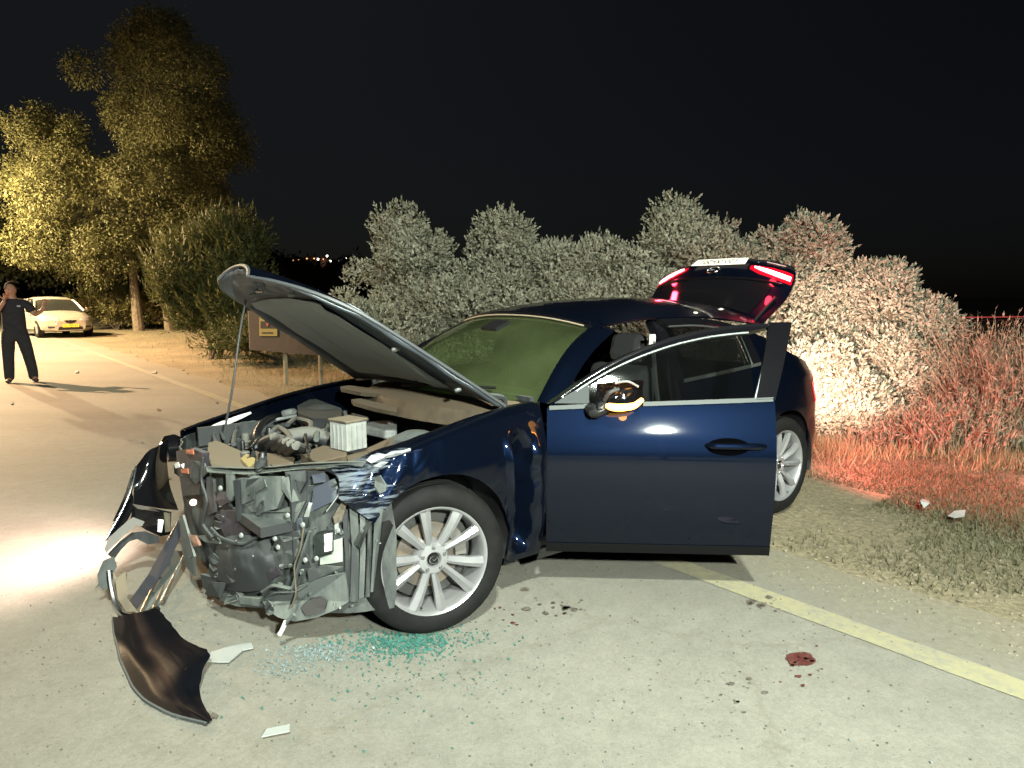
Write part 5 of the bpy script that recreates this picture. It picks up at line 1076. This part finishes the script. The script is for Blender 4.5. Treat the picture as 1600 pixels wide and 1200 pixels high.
# ---- parked sedan (faces the camera)
SILV = pm('silver_paint', (.42, .38, .31), .35, .35, .6); SGL = pm('sedan_glass', (.02, .022, .02), .08, coat=.5)
sp_ = G(101, 526.5); sed = empty('parked_sedan', (sp_[0], sp_[1], 0)); tag(sed, 'silver sedan with a yellow number plate parked at the roadside under the tall tree', 'car')
fdir = math.atan2(-sp_[1], -sp_[0])+R(15)     # heading towards the camera, turned a little
sed.rotation_euler = (0, 0, fdir)
spl = crv([-3.75, -3.6, -3.2, -2.6, -1.5, -.5, 0, .4, .65, .80], [.55, .72, .83, .875, .885, .88, .87, .82, .70, .48])
def ssec(x):
    hw = float(spl(x)); top = float(crv([-3.75, -3.5, -3.0, -2.6, -1.5, -.6, 0, .4, .7, .80], [.80, .98, 1.02, .98, .94, .93, .85, .77, .66, .56])(x)); bot = .22 if x < .6 else .26
    pts = [(0, bot), (hw*.8, bot), (hw*.97, bot+.08), (hw, .45), (hw*.995, .62), (hw*.96, top-.10), (hw*.88, top-.02), (hw*.55, top+.03), (0, top+.05)]
    return [(x, y, z) for y, z in pts]+[(x, -y, z) for y, z in pts[-2:0:-1]]
xsd = np.linspace(-3.75, .80, 48); body = MB(); Gs = np.array([ssec(x) for x in xsd]); Gs = np.concatenate([Gs, Gs[:, :1]], 1); body.grid(Gs); body.add(Gs[-1], [tuple(range(len(Gs[-1])-1))]); body.add(Gs[0], [tuple(range(len(Gs[0])-1))]); body.build('body', SILV, sed, smooth=True, sharp=45)
def ghs(x):
    zt = float(crv([-3.1, -2.7, -2.2, -1.6, -1.2, -.9, -.35], [1.0, 1.2, 1.39, 1.43, 1.42, 1.33, .93])(x)); h2 = max(zt-.90, .02)
    return [(x, .80, .90), (x, .80-.20*h2/.5, .90+h2*.9), (x, .66-.18*h2/.5, zt), (x, 0, zt+.025), (x, -.66+.18*h2/.5, zt), (x, -.80+.20*h2/.5, .90+h2*.9), (x, -.80, .90)]
gx_ = np.linspace(-3.1, -.35, 30); GG = np.array([ghs(x) for x in gx_]); grid('glasshouse', GG, SGL, sed, 0)
rf = GG[9:24, 1:6].copy(); rf[:, :, 2] += .012; grid('roof', rf, SILV, sed, .01)
for s in (1, 5):
    ed_ = GG[22:30, s]+np.array([.01, .012 if s == 1 else -.012, .012]); MB().tube(ed_, .035, 6).build('a_pillar', SILV, sed, smooth=True)
    ed_ = GG[0:10, s]+np.array([0, .012 if s == 1 else -.012, .012]); MB().tube(ed_, .05, 6).build('c_pillar', SILV, sed, smooth=True)
    sg_ = 1 if s == 1 else -1
    MB().tube([(-1.75, sg_*.80, .92), (-1.8, sg_*.63, 1.38)], .03, 6).build('b_pillar', SILV, sed)
    o = MB().lathe([(0, .05), (.06, .045), (.09, .02), (.09, -.02), (.0, -.03)], 16).build('door_mirror', SILV, sed, smooth=True); o.location = (-.72, sg_*.98, 1.0); o.scale = (.7, 1.0, .75)
    HLm = pm('sedan_lamp', (.75, .75, .72), .12, .4, 1.0)
    lens = np.array([[[.74-.22*t*t+.012, sg_*(.34+.40*t), z0+dz+.04*t] for dz in (0, .05, .10)] for t, z0 in zip(np.linspace(0, 1, 8), np.linspace(.60, .61, 8))]); grid('headlight', lens, HLm, sed, .02)
    MB().prism([(.775, sg_*.48, .36), (.70, sg_*.68, .36), (.70, sg_*.68, .42), (.775, sg_*.48, .42)], (.02, 0, 0)).build('fog_recess', BLACKP, sed)
MB().prism([(.80, -.20, .63), (.80, .20, .63), (.795, .14, .55), (.80, 0, .51), (.795, -.14, .55)], (.02, 0, 0)).build('grille', GLOSSB, sed)
MB().prism([(.79, -.40, .29), (.79, .40, .29), (.80, .36, .40), (.80, -.36, .40)], (.02, 0, 0)).build('lower_intake', BLACKP, sed)
sp2 = MB().prism([(.835, -.26, .385), (.835, .26, .385), (.835, .26, .495), (.835, -.26, .495)], (.006, 0, 0)).build('number_plate', pm('plate_yellow', (.75, .58, .06), .5), sed)
text_mesh('plate_number', '51-760-63', .105, MATS['plate_ink'], sed, Matrix(((0, 0, 1, .843), (1, 0, 0, 0), (0, 1, 0, .44), (0, 0, 0, 1))))
emblem(sed, Matrix(((0, 0, 1, .83), (1, 0, 0, 0), (0, 1, 0, .585), (0, 0, 0, 1))), .06, CHROME)
for x, y in ((0, .78), (0, -.78), (-2.68, .78), (-2.68, -.78)):
    s_ = 1 if y > 0 else -1
    q = MB().lathe([(.0, .04*s_), (.19, .05*s_), (.2, .09*s_), (.30, .09*s_), (.32, .05*s_), (.32, -.09*s_), (.0, -.09*s_)], 32).build('wheel', RUBBER, sed, smooth=True); q.location = (x, y, .318)
    k_ = MB().lathe([(0, .085*s_), (.12, .08*s_), (.195, .07*s_)], 24).build('rim', ALLOY, q, smooth=True)

# ---- walking person
per = empty('person', (man[0], man[1], 0)); tag(per, 'person in dark short-sleeved uniform and trousers, one forearm raised', 'person')
per.scale = (.96, .96, .96); per.rotation_euler = (0, 0, math.atan2(-man[0], man[1])*1.0)
def skin(name, V, Ed, rad, mat, parent, sub=2):
    me = bpy.data.meshes.new(name); me.from_pydata(V, Ed, []); me.update(); o = bpy.data.objects.new(name, me); COL.objects.link(o); o.parent = parent
    sk = o.modifiers.new('skin', 'SKIN'); sk.use_smooth_shade = True
    for i, r_ in enumerate(rad): me.skin_vertices[0].data[i].radius = (r_, r_) if not hasattr(r_, '__len__') else r_
    me.skin_vertices[0].data[0].use_root = True
    sb_ = o.modifiers.new('sub', 'SUBSURF'); sb_.levels = sub; sb_.render_levels = sub; me.materials.append(mat); return o
if True:
    SKIN = pm('skin', (.34, .17, .11), .6); CLOTH = pm('dark_cloth', (.010, .010, .014), .9, col2=(.018, .018, .022), scale=12, bump=(25, .5, .01)); SHOE = pm('shoe', (.03, .022, .016), .5)
    # body (skin): pelvis, spine, neck, head, arms, legs; x to the right in the picture, y away from the camera
    V = [(0, 0, .92), (0, 0, 1.10), (0, 0, 1.30), (-.005, 0, 1.42), (-.01, -.01, 1.50), (-.01, -.02, 1.58), (-.01, -.03, 1.66),
         (.19, 0, 1.39), (.31, -.05, 1.18), (.42, -.16, 1.27), (.46, -.20, 1.35),
         (-.19, 0, 1.39), (-.28, -.08, 1.15), (-.16, -.20, 1.34), (-.10, -.20, 1.44),
         (.10, 0, .86), (.17, -.01, .48), (.22, .03, .09), (.25, -.10, .04),
         (-.10, 0, .86), (-.12, .02, .48), (-.13, .08, .09), (-.15, -.04, .04)]
    Ed = [(0, 1), (1, 2), (2, 3), (3, 4), (4, 5), (5, 6), (3, 7), (7, 8), (8, 9), (9, 10), (3, 11), (11, 12), (12, 13), (13, 14), (0, 15), (15, 16), (16, 17), (17, 18), (0, 19), (19, 20), (20, 21), (21, 22)]
    rad = [(.14, .10), (.14, .10), (.16, .105), (.11, .08), .055, .085, .075, .055, .042, .034, .030, .055, .042, .034, .03, .085, .06, .045, .04, .085, .06, .045, .04]
    skin('body', V, Ed, rad, SKIN, per)
    # head shape with features
    hd = MB(); 
    for i in range(15):
        pass
    Gh = np.zeros((20, 14, 3))
    for i in range(20):
        a = 2*math.pi*i/20
        for j in range(14):
            t = math.pi*j/13; z = math.cos(t); rr = math.sin(t)*(1-.18*max(0, -z)**1.5)
            nose = .02*math.exp(-((a-1.5*math.pi)/.18)**2)*math.exp(-((z+.1)/.22)**2)
            Gh[i, j] = (.078*rr*math.cos(a), (.098*rr+nose)*math.sin(a), .118*z)
    o = MB().grid(Gh, closeu=True).build('head', SKIN, per, smooth=True); o.location = (-.01, -.03, 1.62); o.rotation_euler = (R(6), 0, R(-35))
    Hh = Gh[:, :8]*1.10; o2 = MB().grid(Hh, closeu=True).build('hair', pm('hair', (.006, .005, .004), .9, bump=(40, .6, .01), spec=.1), per, smooth=True); o2.location = (-.012, -.005, 1.640); o2.rotation_euler = (R(-14), 0, R(-35))
    for s in (1, -1):
        o = MB().lathe([(0, .01), (.018, .008), (.022, 0)], 10).build('ear', SKIN, per, smooth=True); o.location = (-.01+.078*s*math.cos(R(-35)), -.03+.078*s*math.sin(R(-35)), 1.61); o.scale = (.8, 1, 1.4); o.rotation_euler = (0, 0, R(90))
        o = MB().lathe([(0, .004), (.009, .002), (.010, 0)], 8).build('eye', pm('eye', (.02, .015, .012), .3), per); e_ = Vector((.032*s, -.090, .02)); e_.rotate(Euler((R(6), 0, R(-35)))); o.location = e_+Vector((-.01, -.03, 1.62)); o.rotation_euler = (0, 0, R(180-35))
    skin('shirt', [(0, 0, 1.10), (0, 0, .92), (0, 0, .76), (0, 0, 1.30), (-.005, 0, 1.42), (.19, 0, 1.395), (.285, -.035, 1.23), (-.19, 0, 1.395), (-.265, -.055, 1.21), (-.006, 0, 1.47)], [(0, 1), (1, 2), (0, 3), (3, 4), (4, 5), (5, 6), (4, 7), (7, 8), (4, 9)], [(.19, .135), (.20, .14), (.20, .14), (.20, .14), (.14, .105), (.09, .085), .082, (.09, .085), .082, .07], CLOTH, per)
    skin('trousers', [(0, 0, .92), (0, 0, 1.02), (.10, 0, .82), (.165, -.01, .50), (.21, .025, .22), (.222, .03, .03), (-.10, 0, .82), (-.122, .02, .50), (-.13, .06, .22), (-.134, .08, .03)], [(0, 1), (0, 2), (2, 3), (3, 4), (4, 5), (0, 6), (6, 7), (7, 8), (8, 9)], [(.185, .135), (.17, .125), .125, .098, .088, .078, .125, .098, .088, .078], CLOTH, per)
    for p0, p1 in (((.222, .04, .05), (.26, -.13, .035)), ((-.135, .09, .05), (-.16, -.08, .035))): skin('shoe', [p0, tuple((np.array(p0)+np.array(p1))/2), p1], [(0, 1), (1, 2)], [(.05, .05), (.048, .04), (.042, .032)], SHOE, per, 2)
    def hand(w_, dirv, name, curl):
        dv = Vector(dirv).normalized(); sd = dv.cross(Vector((0, -1, 0))).normalized(); up_ = sd.cross(dv); V = [tuple(Vector(w_)), tuple(Vector(w_)+dv*.05), tuple(Vector(w_)+dv*.085)]; Ed = [(0, 1), (1, 2)]; rad = [(.026, .02), (.04, .016), (.04, .014)]
        for k in range(4):
            a = (k-1.5)*.021; L_ = (.062, .075, .07, .055)[k]; b0 = Vector(w_)+dv*.08+sd*a; i0 = len(V); V += [tuple(b0+dv*L_*.4), tuple(b0+dv*L_*.75+up_*curl*.015), tuple(b0+dv*L_+up_*curl*.035)]; Ed += [(2, i0), (i0, i0+1), (i0+1, i0+2)]; rad += [.0095, .009, .008]
        i0 = len(V); V += [tuple(Vector(w_)+dv*.045+sd*-.045), tuple(Vector(w_)+dv*.075+sd*-.062)]; Ed += [(1, i0), (i0, i0+1)]; rad += [.011, .009]
        return skin(name, V, Ed, rad, SKIN, per, 1)
    hand((.45, -.19, 1.33), (.15, -.2, 1), 'hand', 1); hand((-.11, -.20, 1.42), (.25, -.2, 1), 'hand', 1)
    MB().prism([(-.10, -.300, 1.50), (-.03, -.300, 1.50), (-.03, -.30, 1.56), (-.10, -.30, 1.56)], (0, .01, 0)).build('phone', pm('phone', (.4, .4, .38), .4), per) if False else None
    MB().prism([(.06, -.128, 1.33), (.11, -.123, 1.33), (.11, -.120, 1.355), (.06, -.125, 1.355)], (0, .03, 0)).build('chest_badge', pm('badge_grey', (.30, .30, .32), .6), per)

# ---- far town beyond the dark trees
def far(px, py, d_): q = D(px, py, d_); return q
hill = np.zeros((60, 3, 3)); 
for i, px in enumerate(np.linspace(-300, 1500, 60)):
    h_ = float(crv([-300, 100, 380, 420, 470, 560, 700, 1000, 1500], [440, 425, 412, 402, 402, 412, 430, 448, 462])(px))
    t_ = far(px, h_+2.5*noise.noise((px*.02, 0, 0)), 420); hill[i, 0] = (t_[0]*.9, 378, -2); hill[i, 1] = (t_[0]*.97, 407, t_[2]*.6); hill[i, 2] = (t_[0], 420, t_[2])
back = hill[:, 2:3].copy(); back[:, :, 1] += 120; back[:, :, 2] = -3; MB().grid(np.concatenate([hill, back], 1)).build('hills', pm('hill_dark', (.03, .035, .02), .95, col2=(.05, .05, .035), scale=.05))['kind'] = 'structure'
WARM = pm('town_window', (1, .6, .3), .5, emit=(1, .52, .22), estr=2.2); COOL = pm('town_lamp', (1, .95, .85), .5, emit=(1, .93, .8), estr=6); ORW = pm('town_wall', (.45, .22, .12), .8)
def house(px, py, wpx, hpx, label):
    p0 = far(px-wpx/2, py, 370); s_ = 370/F_PX; r_ = empty('far_house', (p0[0]+wpx/2*s_, 370, p0[2]-hpx*s_/2)); tag(r_, label, 'house', 'houses on the far hill'); W_, H_ = wpx*s_, hpx*s_
    MB().box((0, 2, H_/2-3), (W_, 4, H_+6)).build('wall', ORW, r_); MB().prism([(-W_*.55, -.3, H_), (W_*.55, -.3, H_), (0, -.3, H_*1.5)], (0, 4.6, 0)).build('roof', pm('town_roof', (.12, .05, .03), .8), r_)
    for k in range(max(1, int(wpx/6))):
        x_ = -W_*.35+k*W_*.7/max(1, int(wpx/6)-1) if int(wpx/6) > 1 else 0; o = MB().box((x_, -.05, H_*.5), (W_*.12, .1, H_*.4)).build('window', WARM, r_)
house(462, 407, 12, 7, 'far orange-lit house on the dark hill, lowest of the town'); house(485, 404, 16, 4, 'long far house with a row of orange-lit windows'); house(505, 405, 9, 4, 'small far house with lit windows on the dark hill')
for px, py, lb_ in [(497, 405, 'tiny white lamp in the far town beside the long lit house'), (516, 408, 'tiny white lamp in the far town below the small lit house'), (529, 409, 'tiny white lamp in the far town, brightest over the dark trees'), (540, 404, 'tiny white lamp in the far town nearest the sage hedge'), (511, 400, 'tiny white lamp in the far town standing above the lit houses')]:
    q = far(px, py, 365); r_ = empty('far_lamp', (q[0], q[1], q[2]-8)); tag(r_, lb_, 'lamp', 'lamps of the far town')
    MB().tube([(0, 0, -6), (0, 0, 7.5)], .08, 6).build('pole', BLACKP, r_); MB().lathe([(0, .55), (.4, .4), (.55, 0), (.4, -.4), (0, -.55)], 10, 'z').build('globe', COOL, r_).location = (0, 0, 8)
for i, (px, w_, h_, d_) in enumerate([(440, 34, 396, 190), (475, 30, 404, 180), (548, 34, 392, 200), (575, 30, 402, 200), (420, 26, 388, 160), (515, 26, 416, 170)]):
    q0 = D(px, 470, d_); s_ = d_/F_PX; tp_ = D(px, h_, d_)[2]
    tree('far_tree', (q0[0], d_, 0), [[(0, 0, -1, .5), (0, 0, tp_*.3, .4), (0, 0, tp_*.6, .25)]], [((0, 0, tp_*.55), (w_*s_*.6, w_*s_*.5, tp_*.45)), ((w_*s_*.4, 0, tp_*.45), (w_*s_*.5, w_*s_*.4, tp_*.4)), ((-w_*s_*.4, 0, tp_*.42), (w_*s_*.5, w_*s_*.4, tp_*.4))], 3500, GUMD, ['far dark tree to the side of the lowest lit house', 'far dark tree below the long lit house', 'far dark tree standing over the town lamps', 'far dark tree behind the sage hedge edge', 'far dark tree beside the olive-green bush', 'far low dark tree below the town lamps'][i], 'far trees before the town', 80+i, ll=1.1, lw=.6, bark=BARKD)
# streak of red light beyond the field, on a made-up rail and posts
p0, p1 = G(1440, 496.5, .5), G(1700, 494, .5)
bar = empty('far_red_streak', (p0[0], p0[1], 0)); tag(bar, 'thin streak of red light on a made-up rail beyond the dark field', 'light streak')
dv = p1-p0; MB().tube([(0, 0, .5), tuple(dv+np.array([0, 0, .5]))], .025, 6).build('light_strip', pm('red_streak_glow', (.4, .05, .05), .5, emit=(1, .12, .12), estr=.45), bar)  # glowing tube imitates the streak of a far red light
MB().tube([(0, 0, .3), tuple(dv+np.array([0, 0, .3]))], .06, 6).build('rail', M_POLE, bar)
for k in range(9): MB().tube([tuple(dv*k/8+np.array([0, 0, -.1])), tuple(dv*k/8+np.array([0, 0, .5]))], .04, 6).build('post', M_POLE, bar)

# ================================================================== DEBRIS ON THE ROAD
def shard(pts, label, mat, z=.006, th=.004, name='plastic_fragment', curl=.02):
    c_ = sum((G(*p) for p in pts))/len(pts); P = []
    for i, p in enumerate(pts): q = G(*p)-c_; P.append((q[0], q[1], curl*(.5+.5*noise.noise((p[0]*.1, p[1]*.1, 3)))))
    r_ = MB().prism(P, (0, 0, -th)).build(name, mat); r_.location = (c_[0], c_[1], z); tag(r_, label, 'fragment', 'plastic fragments on the ground'); return r_
FRAG = pm('frag_white', (.28, .30, .29), .5)
shard([(320, 1038), (330, 1023), (350, 1018), (375, 1011), (393, 1010), (396, 1017), (380, 1021), (370, 1030), (358, 1040), (340, 1040)], 'pale torn plastic fragment with a hooked end beside the hanging bumper', FRAG)
shard([(409, 1158), (417, 1146), (453, 1139), (453, 1150)], 'small white plastic strip lying alone on the asphalt', FRAG)
shard([(1436, 800), (1440, 793), (1450, 794), (1452, 800), (1443, 803)], 'crumpled pale scrap on the grassy verge', FRAG, z=.03, curl=.06)
shard([(1480, 818), (1490, 812), (1508, 809), (1506, 817), (1490, 822)], 'bright white scrap lying on the dirt verge', FRAG, z=.03, curl=.05)
shard([(117, 581), (122, 579), (123, 583), (118, 584)], 'small pale scrap on the road beside the walking person', FRAG); shard([(236, 582), (244, 581), (243, 584), (237, 584)], 'small pale scrap beside the yellow line', FRAG)
shard([(16, 630), (20, 628), (21, 632), (17, 633)], 'small dark scrap on the amber-lit road', BLACKP)
rng = np.random.default_rng(3); V = []
def glassbits(n, fx, fy, sx, sy, size):
    for k in range(n):
        px, py = fx+rng.normal()*sx, fy+rng.normal()*sy; c_ = G(px, py)
        if c_[1] < 1.2 or c_[1] > 6: continue
        s_ = size*(.4+rng.random()); a = rng.random()*6.28; h_ = s_*(.3+.9*rng.random())
        u_ = np.array([math.cos(a), math.sin(a), rng.normal()*.3])*s_; v_ = np.array([-math.sin(a), math.cos(a), rng.normal()*.3])*s_; c_ = c_+np.array([0, 0, .002+abs(u_[2])+abs(v_[2])])
        q = [c_-u_, c_+v_*.8, c_+u_*.9, c_-v_]; t = [p+np.array([0, 0, h_]) for p in q]
        V.extend([t, [q[0], q[1], t[1], t[0]], [q[1], q[2], t[2], t[1]], [q[2], q[3], t[3], t[2]], [q[3], q[0], t[0], t[3]]])
glassbits(520, 640, 1005, 32, 9, .0045); glassbits(420, 600, 1010, 45, 12, .0045); glassbits(230, 680, 995, 45, 9, .004); glassbits(150, 640, 1040, 80, 25, .004); glassbits(60, 620, 1080, 140, 45, .004)
tag(fastmesh('green_glass', np.array(V), 4, pm('green_glass', (.02, .095, .078), .3, col2=(.06, .17, .145), scale=40)), 'scatter of crushed teal safety glass on the asphalt by the front wheel', 'broken glass', kind='stuff'); V = []
glassbits(420, 500, 1022, 34, 9, .0045); glassbits(150, 440, 1045, 25, 10, .0045); glassbits(120, 760, 1100, 350, 60, .0028)
tag(fastmesh('clear_glass', np.array(V), 4, pm('clear_glass', (.16, .20, .20), .3)), 'scatter of pale crushed glass trailing away over the asphalt', 'broken glass', kind='stuff'); V = []
# grit and pebbles
V = []; glassbits(1100, 700, 1000, 600, 120, .003)
tag(fastmesh('road_grit', np.array(V), 4, pm('grit', (.10, .09, .07), .9)), 'fine grit scattered over the asphalt', 'grit', kind='stuff'); V = []
pts = []
rng = np.random.default_rng(9)
for k in range(2000):
    px, py = rng.uniform(1000, 1640), rng.uniform(780, 1060); c_ = G(px, py)
    if offw(c_[0], c_[1]) < .25: continue
    c_[2] = max(gz(c_[0], c_[1]), 0 if offw(c_[0], c_[1]) < .75 else -1); s_ = .0025+.008*rng.random()**4; a = rng.random()*6.28; q = [c_+np.array([math.cos(a+t)*s_, math.sin(a+t)*s_*.8, 0]) for t in (0, 1.6, 3.1, 4.7)]; t = [(p-c_)*.6+c_+np.array([0, 0, s_*.8]) for p in q]
    V.extend([t, [q[0], q[1], t[1], t[0]], [q[1], q[2], t[2], t[1]], [q[2], q[3], t[3], t[2]], [q[3], q[0], t[0], t[3]]])
tag(fastmesh('verge_gravel', np.array(V), 4, pm('gravel', (.20, .175, .13), .9, col2=(.13, .115, .08), scale=3)), 'pebbles and gravel on the dirt verge beyond the yellow line', 'gravel', kind='stuff')
# stains
def blob(b_, px, py, rx, ry, seed):
    c_ = G(px, py, .0045); n_ = 18; P = [c_]
    for k in range(n_):
        a = 2*math.pi*k/n_; q = 1+.45*noise.noise((math.cos(a)*1.6+seed, math.sin(a)*1.6, seed*.7)); e = G(px+rx*q*math.cos(a), py+ry*q*math.sin(a), .0045); P.append(e)
    b_.add(P, [(0, k+1, (k+1) % n_+1) for k in range(n_)])
BLOOD = pm('blood', (.055, .012, .010), .4, col2=(.10, .04, .034), scale=22); OIL = pm('dark_stain', (.05, .042, .034), .5, col2=(.14, .125, .105), scale=26)
b = MB(); blob(b, 1250, 1030, 22, 10, 2); o = b.build('blood_stain', BLOOD); tag(o, 'dark red wet stain on the asphalt near the yellow line', 'stain')
def spatter(cx, cy, sx, sy, n, label, mat, seed, smax=5):
    rg = np.random.default_rng(seed); b_ = MB()
    for k in range(n): s_ = 1+smax*rg.random()**2.5; blob(b_, cx+rg.normal()*sx, cy+rg.normal()*sy, s_*1.3, s_*.6, seed+k)
    o = b_.build('stain_spots', mat); tag(o, label, 'stain', kind='stuff')
spatter(872, 945, 24, 10, 26, 'brown spots on the asphalt just behind the front wheel', OIL, 101); spatter(1182, 945, 16, 6, 16, 'dark smudge beside the yellow line', OIL, 102); spatter(1145, 1085, 24, 16, 22, 'scattered brown spots before the red stain', OIL, 103, 4); spatter(1248, 1040, 20, 18, 16, 'small red drops around the wet stain', BLOOD, 104, 3); spatter(790, 960, 14, 8, 8, 'few reddish drops beside the front tyre', BLOOD, 105, 3)
spatter(330, 1115, 12, 8, 8, 'dark wet spots below the bumper tip', OIL, 106, 6); spatter(300, 700, 500, 60, 30, 'faint dark spots over the road', OIL, 107, 2)
